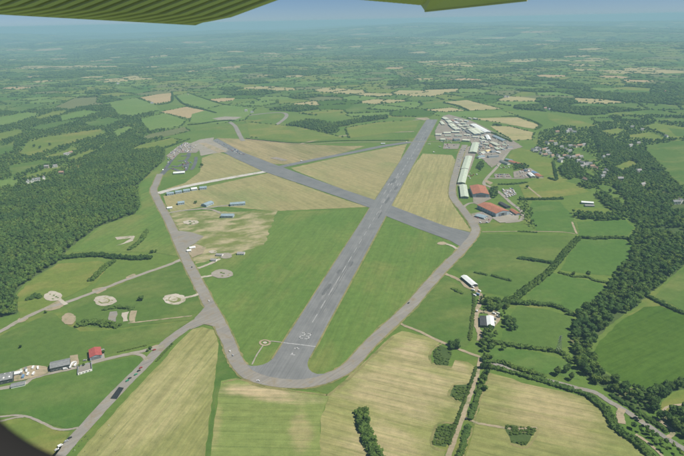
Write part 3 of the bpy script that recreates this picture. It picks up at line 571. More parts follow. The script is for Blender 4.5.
# where the houses stand
HG = [('in the close at the left of the village', [(533, 151), (536, 152.4), (539.6, 150), (543.6, 151), (547, 152.6), (541, 154.4), (549.4, 154.8), (552, 157), (545, 156.2), (536.4, 149.6), (546, 149.8)]), ('along the village street', [(558, 157), (561, 160), (565, 157.4), (568.6, 158.2), (560, 162), (573, 158.4), (577, 157.4), (580.4, 158.4)]),
      ('on the lane below the village field', [(578, 162), (582, 164.4), (585.6, 166.4), (588.6, 165.4), (581.6, 167.6), (592, 167.4), (596, 169.4)]), ('at the top of the village', [(555, 145), (561, 148), (566, 150.4), (569.4, 152), (570, 147), (575, 147.4), (579.4, 147), (583.4, 146), (547, 144), (551.4, 142.6)]),
      ('in the hamlet above the village', [(567, 132.6), (571, 132), (574.4, 133.2), (569.4, 130.8), (557, 133)]), ('standing among the valley trees', [(585, 181), (604, 174.4), (606, 171.4), (602.4, 178), (620, 180.4), (638, 172.4), (642.4, 186.4), (680, 202.4), (676, 204), (603, 158.4), (608, 156.6)]),
      ('among the far right hedges', [(638, 144), (642, 130.4), (632, 127.8), (666, 137), (630, 147)]), ('in the hamlet on the left wooded slope', [(68, 154.6), (71, 153.4), (66.4, 155.4), (47, 168), (62, 174), (33, 182), (38, 181), (44, 179), (55, 167.4), (28, 183)]), ('on the far farmland', [(188, 94.6), (246, 111.4), (252, 112.8), (152, 103.6), (118, 84), (545, 109), (549, 110), (505, 97.6), (508, 97.4), (665, 92)])]
HOUSES = [q for _, ps in HG for q in ps]
# raster of where nothing may grow, in picture coordinates (used only to look up the land plan)
MS = 2; MX0, MY0, MW, MH = -120, 20, 950, 460
KEEP = np.zeros((MH * MS, MW * MS), bool)
def raster(poly, arr=KEEP, val=True):
    xs = [p[0] for p in poly]; ys = [p[1] for p in poly]
    x0, x1 = max(0, int((min(xs) - MX0) * MS) - 1), min(MW * MS, int((max(xs) - MX0) * MS) + 2); y0, y1 = max(0, int((min(ys) - MY0) * MS) - 1), min(MH * MS, int((max(ys) - MY0) * MS) + 2)
    if x1 <= x0 or y1 <= y0: return
    gx, gy = np.meshgrid((np.arange(x0, x1) + .5) / MS + MX0, (np.arange(y0, y1) + .5) / MS + MY0)
    arr[y0:y1, x0:x1] |= in_poly(gx, gy, poly)
for p in FIELDS: raster(p)
for q in HOUSES: raster(ell(q[0], q[1] + .6, 2.6, 1.7))
raster([(150, 185), (165, 155), (190, 137), (246, 137), (300, 141), (345, 140), (412, 117), (440, 116), (450, 113), (492, 130), (524, 147), (500, 165), (526, 178), (540, 176), (525, 200), (535, 228), (480, 234), (462, 255), (372, 345), (300, 390), (232, 378), (200, 320), (150, 200)])
def kept(x, y, z=0.0):
    px, py = P(x, y, z); i = ((py - MY0) * MS).astype(int); j = ((px - MX0) * MS).astype(int)
    ok = (i >= 0) & (i < MH * MS) & (j >= 0) & (j < MW * MS); r = np.zeros(x.shape, bool); r[ok] = KEEP[i[ok], j[ok]]; return r
def scatter_poly(px, spacing, dens=1.0, free=False):
    g = [G(x, y) for x, y in px]; poly = [(p.x, p.y) for p in g]
    xs = [p[0] for p in poly]; ys = [p[1] for p in poly]
    nx, ny = int((max(xs) - min(xs)) / spacing) + 1, int((max(ys) - min(ys)) / spacing) + 1
    gx, gy = np.meshgrid(np.arange(nx), np.arange(ny)); gx = min(xs) + (gx + rng.uniform(-.42, .42, gx.shape)) * spacing; gy = min(ys) + (gy + rng.uniform(-.42, .42, gy.shape)) * spacing
    gx, gy = gx.ravel(), gy.ravel(); k = in_poly(gx, gy, poly) & (rng.random(gx.shape) < dens); gx, gy = gx[k], gy[k]; k = ~kept(gx, gy) | free; return gx[k], gy[k]

# ------------------------------------------------------------------ far farmland: a patchwork of fields with hedges between
def farmland():
    seeds = []
    for s, r0, r1 in ((175, 1500, 6000), (275, 6000, 12500), (500, 12500, 25500)):
        n = int(2 * r1 / s) + 2
        for i in range(-n // 2, n // 2):
            for j in range(int(r1 / s / .86) + 3):
                x = (i + (.5 if j % 2 else 0) + random.uniform(-.36, .36)) * s * 1.18; y = (j + random.uniform(-.36, .36)) * s * .86
                a = .35 * math.sin(x / 1700 + y / 2300); x, y = x + 220 * math.sin(y / 1300), y + 160 * math.sin(x / 900) * (1 if s < 300 else .4)
                D = math.hypot(x, y)
                if r0 <= D < r1 and abs(math.atan2(x, y)) < math.radians(44): seeds.append((x, y, s))
    S = np.array(seeds); B = {}; cell = 480.0
    for i, (x, y, s) in enumerate(seeds): B.setdefault((int(x // cell), int(y // cell)), []).append(i)
    cells = []
    for i, (x, y, s) in enumerate(seeds):
        kx, ky = int(x // cell), int(y // cell); R = 2 if s < 200 else 3
        nb = [j for a in range(-R, R + 1) for b2 in range(-R, R + 1) for j in B.get((kx + a, ky + b2), ()) if j != i]
        nb = np.array(nb, int)
        if len(nb) == 0: continue
        d2 = (S[nb, 0] - x) ** 2 + (S[nb, 1] - y) ** 2; nb = nb[np.argsort(d2)[:60]]
        w = s * 1.5; poly = [(x - w, y - w, -1), (x + w, y - w, -1), (x + w, y + w, -1), (x - w, y + w, -1)]   # third: neighbour across the edge that starts here
        for j in nb:
            mx, my = (x + S[j, 0]) / 2, (y + S[j, 1]) / 2; nx, ny = S[j, 0] - x, S[j, 1] - y
            ds = [(p[0] - mx) * nx + (p[1] - my) * ny for p in poly]
            if max(ds) <= 0: continue
            out = []; n = len(poly)
            for k in range(n):
                a, b2 = poly[k], poly[(k + 1) % n]; da, db = ds[k], ds[(k + 1) % n]
                if da <= 0: out.append(a)
                if (da <= 0) != (db <= 0):
                    t = da / (da - db); q = (a[0] + (b2[0] - a[0]) * t, a[1] + (b2[1] - a[1]) * t)
                    out.append((*q, j if da <= 0 else a[2]))
            poly = out
            if len(poly) < 3: break
        if len(poly) >= 3: cells.append((i, poly))
    return seeds, cells
NEAR = [(-400, 700), (-400, 112), (60, 108), (110, 104), (137, 97), (165, 92), (200, 94), (240, 97), (262, 108), (300, 112), (345, 118), (420, 116), (445, 101), (470, 99), (505, 108), (545, 110), (560, 116), (612, 114), (645, 115), (1100, 118), (1100, 700)]
seeds, cells = farmland()
SX = np.array([s[0] for s in seeds]); SY = np.array([s[1] for s in seeds]); SZ = terrain(SX, SY); SPX, SPY = P(SX, SY, SZ)
is_near = in_poly(SPX, SPY, NEAR)
wn_ = np.array([mnoise.noise(Vector((x / 1500, y / 1100, 3.1))) + .55 * mnoise.noise(Vector((x / 420, y / 420, 8.8))) for x, y in zip(SX, SY)])
kinds = np.zeros(len(seeds), int)      # 0.. material slots, 9 = wood
FM = ['pasture', 'pasture_olive', 'crop_green', 'pasture_dark', 'crop_straw', 'crop_tan', 'crop_grey', 'pasture_lush']
u = rng.random(len(seeds))
for k, t in enumerate((.26, .50, .64, .80, .84, .855, .95, 1.01)): kinds[(u < t) & (u >= (0, .26, .50, .64, .80, .84, .855, .95)[k])] = k
kinds[(wn_ > .30)] = 9
for px, py, k, n in ((30, 66.5, 4, 2), (70, 66, 4, 2), (150, 57, 4, 1), (120, 54, 2, 1), (45, 81, 4, 2), (20, 83, 1, 2), (112, 80, 4, 2), (130, 80, 4, 2), (150, 82, 1, 2), (105, 67, 4, 1), (262, 53, 4, 2), (300, 49, 4, 2), (325, 48, 4, 1), (290, 77, 4, 1), (262, 88, 4, 1), (335, 57, 1, 1), (375, 43, 4, 1), (400, 46, 1, 2), (440, 43, 4, 2), (348, 92, 4, 2), (365, 94, 4, 2),
                     (390, 93.5, 4, 3), (375, 89, 1, 2), (410, 95, 4, 2), (425, 62, 4, 2), (440, 64, 4, 3), (455, 65, 4, 2), (400, 62, 1, 2), (385, 83, 1, 1), (585, 65.5, 4, 3), (540, 60, 4, 2), (600, 60, 4, 2), (628, 71, 4, 4), (655, 69, 4, 3), (672, 72, 4, 3), (640, 60, 1, 3), (625, 50, 1, 3), (650, 51, 1, 4), (600, 49, 4, 1), (500, 54, 1, 2), (495, 76, 1, 2), (530, 98, 4, 1), (165, 83, 1, 2), (175, 68, 1, 3), (190, 66, 1, 2), (160, 75, 1, 3), (105, 71, 1, 2)):
    g = Gt(px, py); d = (SX - g.x) ** 2 + ((SY - g.y)) ** 2
    for i in np.argsort(d)[:n]: kinds[i] = k
WOODPX = [[(80, 98), (100, 88), (125, 90), (136, 97), (110, 104), (85, 102)], [(230, 58), (300, 62), (330, 72), (290, 78), (245, 74)], [(215, 80), (260, 92), (310, 92), (340, 100), (330, 112), (300, 110), (270, 100), (220, 92)], [(545, 85), (570, 82), (600, 92), (600, 98), (560, 98)], [(480, 80), (540, 78), (545, 95), (500, 92)], [(0, 72), (75, 72), (80, 78), (0, 80)], [(90, 44), (180, 42), (200, 54), (120, 60), (95, 56)], [(380, 78), (460, 80), (500, 92), (430, 90), (390, 88)], [(515, 50), (600, 54), (560, 58), (510, 56)]]
for w in WOODPX: kinds[in_poly(SPX, SPY, w) & (rng.random(len(SX)) < .5) & (kinds != 4)] = 9
V = []; F = []; MI = []; pts = []; scl = []
for i, poly in cells:
    if is_near[i]: continue
    n = len(poly); xs = np.array([p[0] for p in poly]); ys = np.array([p[1] for p in poly]); zs = terrain(xs, ys) + .06; k0 = len(V)
    V += list(zip(xs, ys, zs)); cx, cy_ = xs.mean(), ys.mean(); V.append((cx, cy_, float(terrain(cx, cy_)) + .06))
    km = 3 if kinds[i] == 9 else kinds[i]
    for k in range(n): F.append((k0 + k, k0 + (k + 1) % n, k0 + n)); MI.append(km)
    D = math.hypot(cx, cy_); sp = max(9.0, D * .0046)
    for k in range(n):
        j = poly[k][2]
        if j >= 0 and (j < i) and not is_near[j]: continue
        a = np.array((xs[k], ys[k])); b2 = np.array((xs[(k + 1) % n], ys[(k + 1) % n])); L_ = np.hypot(*(b2 - a)); m = int(L_ / (sp * .5))
        if m < 1 or random.random() < .10: continue
        t = rng.random(m); big = random.random(); q = a + (b2 - a) * t[:, None] + rng.normal(0, sp * .14, (m, 2)); keepm = rng.random(m) < (.55 + .45 * big); q = q[keepm]
        s = sp * rng.uniform(.26, .56, len(q)) * (.75 + .45 * big); hh = np.minimum(s, rng.uniform(2.2, 5.5, len(q)) * (.75 + .5 * big))
        pts.append(q); scl.append(np.column_stack([s, s, hh]))
    if kinds[i] == 9:
        x0, x1, y0, y1 = xs.min(), xs.max(), ys.min(), ys.max(); s2 = sp * 1.15; nx, ny = int((x1 - x0) / s2) + 1, int((y1 - y0) / s2) + 1
        gx, gy = np.meshgrid(np.arange(nx), np.arange(ny)); gx = (x0 + (gx + rng.uniform(-.45, .45, gx.shape)) * s2).ravel(); gy = (y0 + (gy + rng.uniform(-.45, .45, gy.shape)) * s2).ravel()
        k = in_poly(gx, gy, list(zip(xs, ys))); q = np.column_stack([gx[k], gy[k]]); s = s2 * rng.uniform(.55, .8, len(q)); hh = np.minimum(s, rng.uniform(7, 10.5, len(q)))
        pts.append(q); scl.append(np.column_stack([s, s, hh]))
    elif random.random() < .5:
        m = random.randint(1, 5); q = np.array((cx, cy_)) + rng.normal(0, 38, (m, 2)); s = np.maximum(4.5, sp * .5) * rng.uniform(.7, 1.2, m); pts.append(q); scl.append(np.column_stack([s, s, np.minimum(s, 6)]))
me = bpy.data.meshes.new('farmland'); me.from_pydata([tuple(map(float, v)) for v in V], [], F); me.update()
for k in FM: me.materials.append(MATS[k])
me.polygons.foreach_set('material_index', np.array(MI, np.int32)); link('farmland', me, kind='structure')
for poly in EDGED + [f for f in FIELDS if min(p[0] for p in f) > 590 and max(p[1] for p in f) < 215]:
    g = [G(*p) for p in poly]
    for a, b2 in zip(g, g[1:] + g[:1]):
        L_ = (b2 - a).length; m = int(L_ / 4.5)
        if m < 1 or random.random() < .12: continue
        t = rng.random(m); q = np.array(a[:2]) + (np.array(b2[:2]) - np.array(a[:2])) * t[:, None] + rng.normal(0, 3.2, (m, 2)); s = rng.uniform(2.2, 5.0, m); pts.append(q); scl.append(np.column_stack([s, s, s * .85]))
pts = np.concatenate(pts); scl = np.concatenate(scl); z = terrain(pts[:, 0], pts[:, 1]); k = ~kept(pts[:, 0], pts[:, 1], z); pts, scl, z = pts[k], scl[k], z[k]
gn_scatter('distant_hedges_and_woods', np.column_stack([pts, z + scl[:, 2] * .5]), scl, 'distant hedgerows and copses between the far fields', 'woodland')
print('far crowns', len(pts), 'cells', len(cells))

# ------------------------------------------------------------------ woods, trees, hedges near the airfield
WOODS = [  # outline, spacing, density, crown radius
    ('west', [(-40, 202), (0, 196), (30, 190), (62, 184), (82, 169), (100, 151), (120, 139), (140, 141), (165, 151), (165, 160), (150, 173), (137, 186), (140, 206), (135, 214), (100, 226), (90, 233), (70, 248), (57, 263), (25, 283), (14, 295), (19, 305), (17, 314), (0, 318), (-40, 325)], 6.8, .95, (2.8, 6.2)),
    ('west', [(-40, 113), (60, 109), (110, 105), (150, 108), (165, 130), (160, 150), (120, 139), (100, 151), (82, 169), (62, 184), (30, 190), (0, 196), (-40, 202)], 9, .62, (3.4, 5.2)),
    ('east', [(590, 126), (608, 140), (640, 150), (648, 155), (663, 171), (675, 186), (700, 196), (720, 245), (684, 266), (663, 283), (648, 296), (638, 305), (613, 323), (595, 338), (590, 355), (600, 369), (625, 387), (648, 391), (668, 386), (720, 370), (720, 384), (690, 386), (672, 392), (660, 402), (655, 412), (643, 412), (628, 403), (608, 390), (590, 381), (583, 372), (573, 357), (570, 335), (578, 315), (598, 300), (610, 287), (615, 275), (630, 258), (628, 245), (638, 228), (630, 212), (622, 196), (618, 176), (605, 165), (600, 152)], 7.4, .93, (2.8, 7.0)),
    ('east', [(664, 414), (690, 408), (720, 408), (720, 460), (700, 455), (684, 440), (672, 430), (660, 420)], 8.5, .95, (4.5, 6.5)),
    ('village', [(540, 132), (560, 127), (592, 124), (612, 116), (720, 116), (720, 196), (684, 195), (620, 200), (600, 175), (560, 163), (552, 160), (535, 150)], 9.5, .6, (3.4, 5.2)),
    ('village', [(558, 170), (565, 163), (580, 168), (590, 178), (600, 188), (585, 189), (565, 178)], 8.5, .95, (4.5, 6.5)), ('village', [(590, 178), (604, 172), (618, 178), (624, 196), (606, 192)], 10, .75, (4.2, 6)),
    ('village', [(593, 192), (606, 196), (622, 206), (632, 214), (616, 213), (604, 205)], 8.5, .95, (4.5, 6)), ('village', [(573, 213), (600, 215), (632, 214), (636, 221), (600, 221), (575, 219)], 8.5, .95, (4.2, 6)),
    ('airfield', [(275, 131), (290, 124), (310, 120), (330, 123), (340, 132), (320, 137), (290, 137)], 10, .85, (4.5, 7)), ('airfield', [(248, 125), (252, 123), (264, 125), (262, 128), (250, 128)], 9, .95, (4.5, 6.5)), ('airfield', [(333, 124), (360, 119), (387, 116), (388, 119), (360, 123), (336, 128)], 10, .9, (4.5, 6.5)),
    ('estate', [(491, 189), (497, 189), (498, 197), (493, 199), (490, 195)], 7, 1, (4, 5)), ('estate', [(515, 200), (524, 198), (532, 212), (536, 228), (526, 229), (521, 214)], 7, .6, (2, 3.4)), ('estate', [(477, 168), (481, 162), (484, 166), (480, 172)], 7, 1, (4, 5)), ('estate', [(513, 165), (526, 166), (530, 170), (516, 170)], 8, .9, (3.5, 5)),
    ('farm', [(481, 302), (490, 299), (512, 302), (506, 312), (490, 312), (482, 308)], 7.5, .9, (4, 5.5)), ('farm', [(484, 331), (492, 328), (498, 335), (490, 341), (484, 337)], 7.5, .9, (3.5, 5)), ('farm', [(503, 322), (512, 319), (516, 330), (506, 333)], 7.5, .95, (4, 5.5)), ('farm', [(449, 344), (457, 342), (460, 352), (451, 352)], 6.5, 1, (3.8, 5)), ('farm', [(478, 343), (492, 341), (496, 352), (482, 354)], 7, .9, (4, 5.5)),
    ('farm', [(494, 311), (504, 306), (512, 313), (504, 321), (498, 319)], 6, .6, (2, 3.4)), ('farm', [(478, 296), (484, 293), (486, 300), (481, 302)], 5.5, .7, (1.8, 3)), ('farm', [(482, 311), (486, 309), (487, 314), (483, 314)], 5, .6, (1.6, 2.6)),
    ('lane', [(483, 360), (492, 357), (491, 374), (485, 392), (480, 392), (482, 378)], 7, .85, (3.2, 4.8)), ('lane', [(628, 424), (646, 430), (668, 444), (690, 462), (668, 458), (640, 438), (626, 430)], 6.5, .75, (2.2, 3.8)), ('lane', [(630, 412), (640, 419), (652, 428), (640, 426)], 5.5, .8, (2, 3.2)),
]
tp = []
for wname, px, sp, dn, (r0, r1) in WOODS:
    x, y = scatter_poly(px, sp, dn, wname in ('farm', 'orchard', 'estate', 'lane')); r = rng.uniform(r0, r1, len(x))
    tp += [(a, b2, c, wname) for a, b2, c in zip(x, y, r) if wname != 'east' or mnoise.noise(Vector((a / 70, b2 / 70, 5))) < .38]
    if dn > .9 and sp < 8.6 and wname in ('west', 'east'): area('wood_floor', 'scrub_floor', px, 2, z=.08)
dist = np.array([math.hypot(t[0], t[1], H_CAM) for t in tp]); rad_ = np.array([t[2] for t in tp]); X = np.array([t[0] for t in tp]); Y = np.array([t[1] for t in tp]); PX, PY = P(X, Y)
inview = (PX > 2) & (PX < 682) & (PY < 454)
order = np.argsort(np.where(inview, -rad_ / dist, 0)); chosen = set(order[:265].tolist())
def make_tree(crown, r, h):
    t = link('tree', None); link('trunk', TRUNK, None, t).scale = (h * .5, h * .5, h * .75); c = link('crown', crown, None, t); c.location = (0, 0, h - r * .82); c.scale = (r, r, r * .95); return t
TLAB = {'west': ('broadleaf tree at the edge of the dense wood on the left', 'trees of the left wood'), 'east': ('broadleaf tree in the wooded valley on the right', 'trees of the right valley'), 'village': ('broadleaf tree among the village houses', 'trees of the village'), 'airfield': ('tree in the copse beyond the airfield', 'trees beyond the airfield'),
        'estate': ('tree beside the red roofed hangars', 'trees by the hangars'), 'farm': ('bushy tree around the white roofed farm sheds', 'trees of the farm'), 'lane': ('small tree along the narrow country lane', 'trees along the lane'), 'orchard_': ('low bushy tree in the clumps by the dispersal pans', 'trees by the dispersal pans')}
def place_tree(x, y, r, label, group=None, h=None):
    t = make_tree(random.choice(CROWNS), 1, 1) if False else None
    c = random.choice(CROWNS); h = h or r * random.uniform(1.75, 2.1); t = link('tree', None, None, None, (x, y, 0), random.uniform(0, 6.28), label=label, category='tree', group=group)
    k = link('trunk', TRUNK, None, t); k.scale = (h * .5, h * .5, h * .75); k = link('crown', c, None, t); k.location = (0, 0, h - r * .8); k.scale = (r, r, r * .95); return t
def tree_label(i):
    lab, grp = TLAB[tp[i][3]]; x, y = PX[i], PY[i]
    if tp[i][3] == 'east':
        w = ('in the clump at the right edge below the pale field corner' if y > 405 and x > 652 else 'in the wood belt along the foot of the dark crop field' if x > 628 and y > 370 else 'between the lane and the dark crop field' if y > 368 else 'in the narrow wood left of the dark crop field' if y > 338 else 'in the valley wood above the corner of the dark crop field' if y > 300 else 'in the valley wood beside the lush pastures')
        return 'broadleaf tree ' + w, 'trees ' + w
    if tp[i][3] == 'farm':
        w = ('beside the pasture gate left of the brown lane' if x < 465 else 'at the meeting of the lanes' if y > 340 else 'in the round clump right of the farm sheds' if x > 500 and y > 315 else 'just below the farm sheds' if y > 325 else 'above the farm sheds')
        return 'bushy tree ' + w, 'trees ' + w
    return lab, grp
for i in sorted(chosen): place_tree(X[i], Y[i], tp[i][2], *tree_label(i))
for nm, names, lab in (('left_wood', ('west', 'orchard'), 'dense dark green wood covering the slope on the left'), ('valley_wood', ('east', 'village', 'lane', 'farm', 'estate'), 'mixed green wood filling the valley on the right'), ('copse', ('airfield',), 'dark copses beyond the far side of the airfield')):
    k = [i for i in range(len(tp)) if i not in chosen and tp[i][3] in names]; s = rad_[k]
    zz = 4.6 + rng.uniform(0, 1.0, len(k)) * (1.6 if nm == 'left_wood' else 2.4) + np.array([1.8 * mnoise.noise(Vector((X[i] / 45, Y[i] / 45, 2))) for i in k]) + (1.2 if nm == 'left_wood' else 0)
    gn_scatter(nm, np.column_stack([X[k], Y[k], zz]), np.column_stack([s, s, s * rng.uniform(.9, 1.25, len(k))]), lab, 'wood')
print('near trees', len(tp), 'individual', len(chosen))
# single trees standing in the open
for px, py, r, lab in ((141, 300.5, 5.4, 'lone round tree standing by the right end of the dispersal hedge'), (202, 167, 7, 'lone dark tree in the hay field beside the kart track'), (195.5, 203.5, 4.5, 'round bush between the small blue roofed hangars'), (21, 348, 2.6, 'small lone bush in the open pasture above the grey barns'), (588, 276.5, 4.6, 'lone tree on the hedge line between two lush pastures'), (104, 353.5, 3.4, 'bush beside the red roofed barn'),
                       (150.5, 350, 2.6, 'reddish bush on the grass island at the track junction'), (148, 351.5, 2.2, 'green bush on the grass island at the track junction'), (46, 313, 2.6, 'bush growing beside the concrete track'), (152, 253, 4, 'rounded shrub in the pasture near the bare foundations'), (156, 252.5, 3, 'smaller shrub beside the rounded one in the pasture'), (527, 188.5, 5, 'round tree on the paddock behind the parked caravans'),
                       (34, 147, 6, 'single field tree, leftmost of three in the pale pasture'), (40, 148.5, 6, 'single field tree, middle of three in the pale pasture'), (50, 145.5, 6, 'single field tree, rightmost of three in the pale pasture'), (503, 350, 4.2, 'tree on the hedge by the lane bend'), (557, 375, 6.2, 'tall round tree beside the lane at the pasture corner'), (566, 372, 6, 'tall round tree next to the pasture corner tree'), (571, 380, 5, 'tree at the lane below the wood edge'),
                       (538, 377.5, 3.4, 'small tree on the lane hedge left of the tall pair'), (573, 276, 4, 'bushy tree at the gap in the hedge between pastures')):
    g = G(px, py); place_tree(g.x, g.y, r, lab)
HB = [crown_arrays(90 + i, 3, 40, .26, .95) for i in range(6)]
def hedge(name, px, w, h, label, mat='leaf_mid', step=.42, group=None, gaps=0.0):
    pts_ = catmull([G(x, y) for x, y in px], 6); V = []; F = []; n0 = 0; base = pts_[0].copy(); acc = 0.0
    for a, b2 in zip(pts_[:-1], pts_[1:]):
        L_ = (b2 - a).length; d = (b2 - a) / max(L_, 1e-6); nn = Vector((-d.y, d.x, 0))
        while acc < L_:
            for row in range(max(1, round(w / 7))):
                if random.random() < gaps: continue
                R = max(1, round(w / 7)); off = 0 if R == 1 else ((row + .5) / R - .5) * w * .8
                p = a + d * (acc + random.uniform(-1, 1)) + nn * (off + random.uniform(-.12, .12) * w) - base; r = (w / R) * random.uniform(.5, .78); hz = h * .5 * random.uniform(.7, 1.25)
                v, f = random.choice(HB); t = random.uniform(0, 6.28); ct, st = math.cos(t), math.sin(t)
                V.append(np.column_stack([(v[:, 0] * ct - v[:, 1] * st) * r + p.x, (v[:, 0] * st + v[:, 1] * ct) * r + p.y, (v[:, 2] + .6) * hz])); F.append(f + n0); n0 += len(v)
            acc += max(1.6, w / max(1, round(w / 7)) * step)
        acc -= L_
    me = np_mesh(name, np.concatenate(V), np.concatenate(F), False); me.materials.append(MATS[mat])
    return link(name, me, None, None, base, label=label, category='hedge', group=group)
for px, w, h, lab, mt in (
    ([(362, 411), (363.5, 420), (365.5, 430), (370, 443), (377, 456), (387, 474)], 15, 9, 'thick curved belt of bushes standing alone in the mown field', 'leaf_mid'),
    ([(60, 259), (80, 256.5), (100, 256), (117, 258), (135, 259), (152, 258.5)], 15, 9, 'long thick hedge running out from the left wood', 'leaf_dark'),
    ([(91, 281), (97, 276), (103, 269.5), (114, 261.5)], 12, 8, 'short diagonal hedge below the long thick hedge', 'leaf_mid'),
    ([(129, 250), (135, 246), (141, 241), (147.5, 231)], 10, 7, 'short hedge beside the bare foundations in the pasture', 'leaf_mid'),
    ([(578, 239), (565.5, 253), (555.5, 265.5), (545.5, 276), (528, 289), (515.5, 299), (502, 306)], 13, 9, 'long diagonal hedge dividing the right hand pastures', 'leaf_mid'),
    ([(580.5, 238), (600, 239), (618, 238), (632, 240)], 9, 7, 'straight hedge joining the diagonal hedge to the valley wood', 'leaf_dark'),
    ([(520.5, 259), (538, 261), (554, 264)], 10, 6.5, 'isolated dark hedge in the big pasture', 'leaf_dark'),
    ([(560.5, 273), (573, 276.5), (588, 277.5), (595.5, 281), (610.5, 283)], 6, 4.5, 'thin hedge between the two lush pastures', 'leaf_mid'),
    ([(512, 303), (538, 305), (555.5, 306.5), (573, 315)], 10, 8, 'bushy hedge below the second lush pasture', 'leaf_dark'),
    ([(476, 273), (486, 275)], 6, 4, 'short row of bushes beside the white barn, nearer of two', 'leaf_dark'), ([(492, 276), (511, 281)], 6, 4, 'short row of bushes right of the white barn', 'leaf_dark'),
    ([(452.5, 289), (457, 291), (463, 294)], 7, 4, 'low bushes at the corner of the pasture below the barn', 'leaf_mid'),
    ([(492, 343), (512, 346), (528, 348.5), (545, 350), (562, 354), (573, 364)], 8, 6, 'hedge between the small pastures under the pylon', 'leaf_mid'),
    ([(488, 367), (502, 370), (515, 374), (530, 378), (542, 381), (556, 386), (575, 391), (590, 396.5)], 8, 5.5, 'hedge on the near side of the lane along the dry field', 'leaf_dark'),
    ([(590, 398), (600, 405), (607, 413), (613, 424), (622, 434), (636, 443), (650, 456), (664, 474)], 11, 6, 'curving hedge around the end of the dry field', 'leaf_dark'),
    ([(484, 362), (500, 362.5), (515, 368), (530, 373), (545, 377)], 7, 6, 'hedge on the far side of the lane', 'leaf_mid'),
    ([(486, 372), (480, 390), (475, 405), (470, 420)], 7, 4.5, 'scrubby hedge right of the brown lane', 'leaf_mid'),
    ([(468, 427), (463, 445), (457, 470)], 7, 4.5, 'lower scrubby hedge right of the brown lane', 'leaf_mid'),
    ([(476, 368), (470, 386), (463, 405), (456, 424), (449, 444)], 4, 3, 'thin hedge left of the brown lane', 'leaf_light'),
    ([(648, 297), (662, 304), (674, 310), (690, 316), (715, 326)], 8, 6, 'hedge along the top of the dark green crop field', 'leaf_dark'),
    ([(521, 199.5), (540, 199.5), (563, 199)], 9, 7, 'hedge between the paddock and the pasture behind the hangars', 'leaf_dark'),
    ([(486, 131), (493, 133.5), (505.4, 139), (512, 142)], 9, 7, 'tree row along the edge of the trading estate', 'leaf_dark'), ([(494, 125), (497, 125), (501, 126)], 14, 8, 'small copse between the two straw fields', 'leaf_dark'),
    ([(246, 138.5), (270, 141), (300, 143), (342, 140.8), (409, 140.5)], 5, 3.5, 'boundary hedge across the far side of the airfield', 'leaf_dark'),
    ([(499, 184.5), (510, 184.5), (528, 182.5)], 7, 5, 'hedge below the rows of parked cars', 'leaf_dark'),
    ([(473.5, 291), (474, 305), (472, 322), (470, 340)], 5, 3, 'thin hedge between the pasture and the farm track', 'leaf_light'),
    ([(518, 231.5), (537, 232.5)], 5, 3, 'low hedge by the corner of the hangar scrub', 'leaf_mid'), ([(553, 162), (555, 172), (556, 180), (548, 178)], 8, 6, 'hedge between the village houses and the paddock', 'leaf_dark'),
    ([(118, 352.5), (130, 349.5), (146, 345.5)], 3, 2, 'low hedge beside the pale farm track', 'leaf_light'), ([(157, 361), (164, 353), (172, 344.5)], 3, 1.8, 'row of weeds along the taxiway edge above the hay meadow', 'leaf_light'),
    ([(502, 116.5), (520, 117), (541, 125), (535, 130)], 7, 5, 'hedge around the upper straw field', 'leaf_dark'), ([(188, 125), (200, 124), (222, 121), (235, 121)], 10, 7, 'hedge beyond the karting circuit', 'leaf_dark'), ([(150, 151), (165, 148), (190, 139)], 9, 6, 'hedge between the kart paddock and the fields', 'leaf_dark'),
    ([(175, 95.5), (182, 103), (192, 107), (205, 110), (216, 113)], 9, 7, 'hedge between the bright field and the brown field', 'leaf_dark'), ([(172, 92), (172, 101.5), (158, 105)], 9, 7, 'hedge around the upper brown field', 'leaf_dark'), ([(188, 92.5), (200, 97), (224, 104.5), (232, 103)], 8, 6, 'hedge above the bright green field', 'leaf_dark'),
    ([(77, 326), (92, 323), (104, 324.5), (118, 327)], 17, 7.5, 'thick clump of bushes below the bare foundations', 'leaf_mid'), ([(107, 309), (120, 307.5), (133, 309)], 9, 5, 'low hedge above the bare foundations', 'leaf_mid'), ([(612, 396), (628, 406), (645, 417), (668, 433)], 6, 4, 'hedge on the far side of the lane below the valley wood', 'leaf_mid'), ([(30, 300), (35, 296), (41, 298)], 12, 6, 'clump of bushes beside the broken dispersal', 'leaf_dark'),
    ([(444, 103), (458, 106), (469, 111)], 9, 7, 'hedge between the two far straw strips', 'leaf_dark')):
    hedge('hedge', px, w, h, lab, mt)
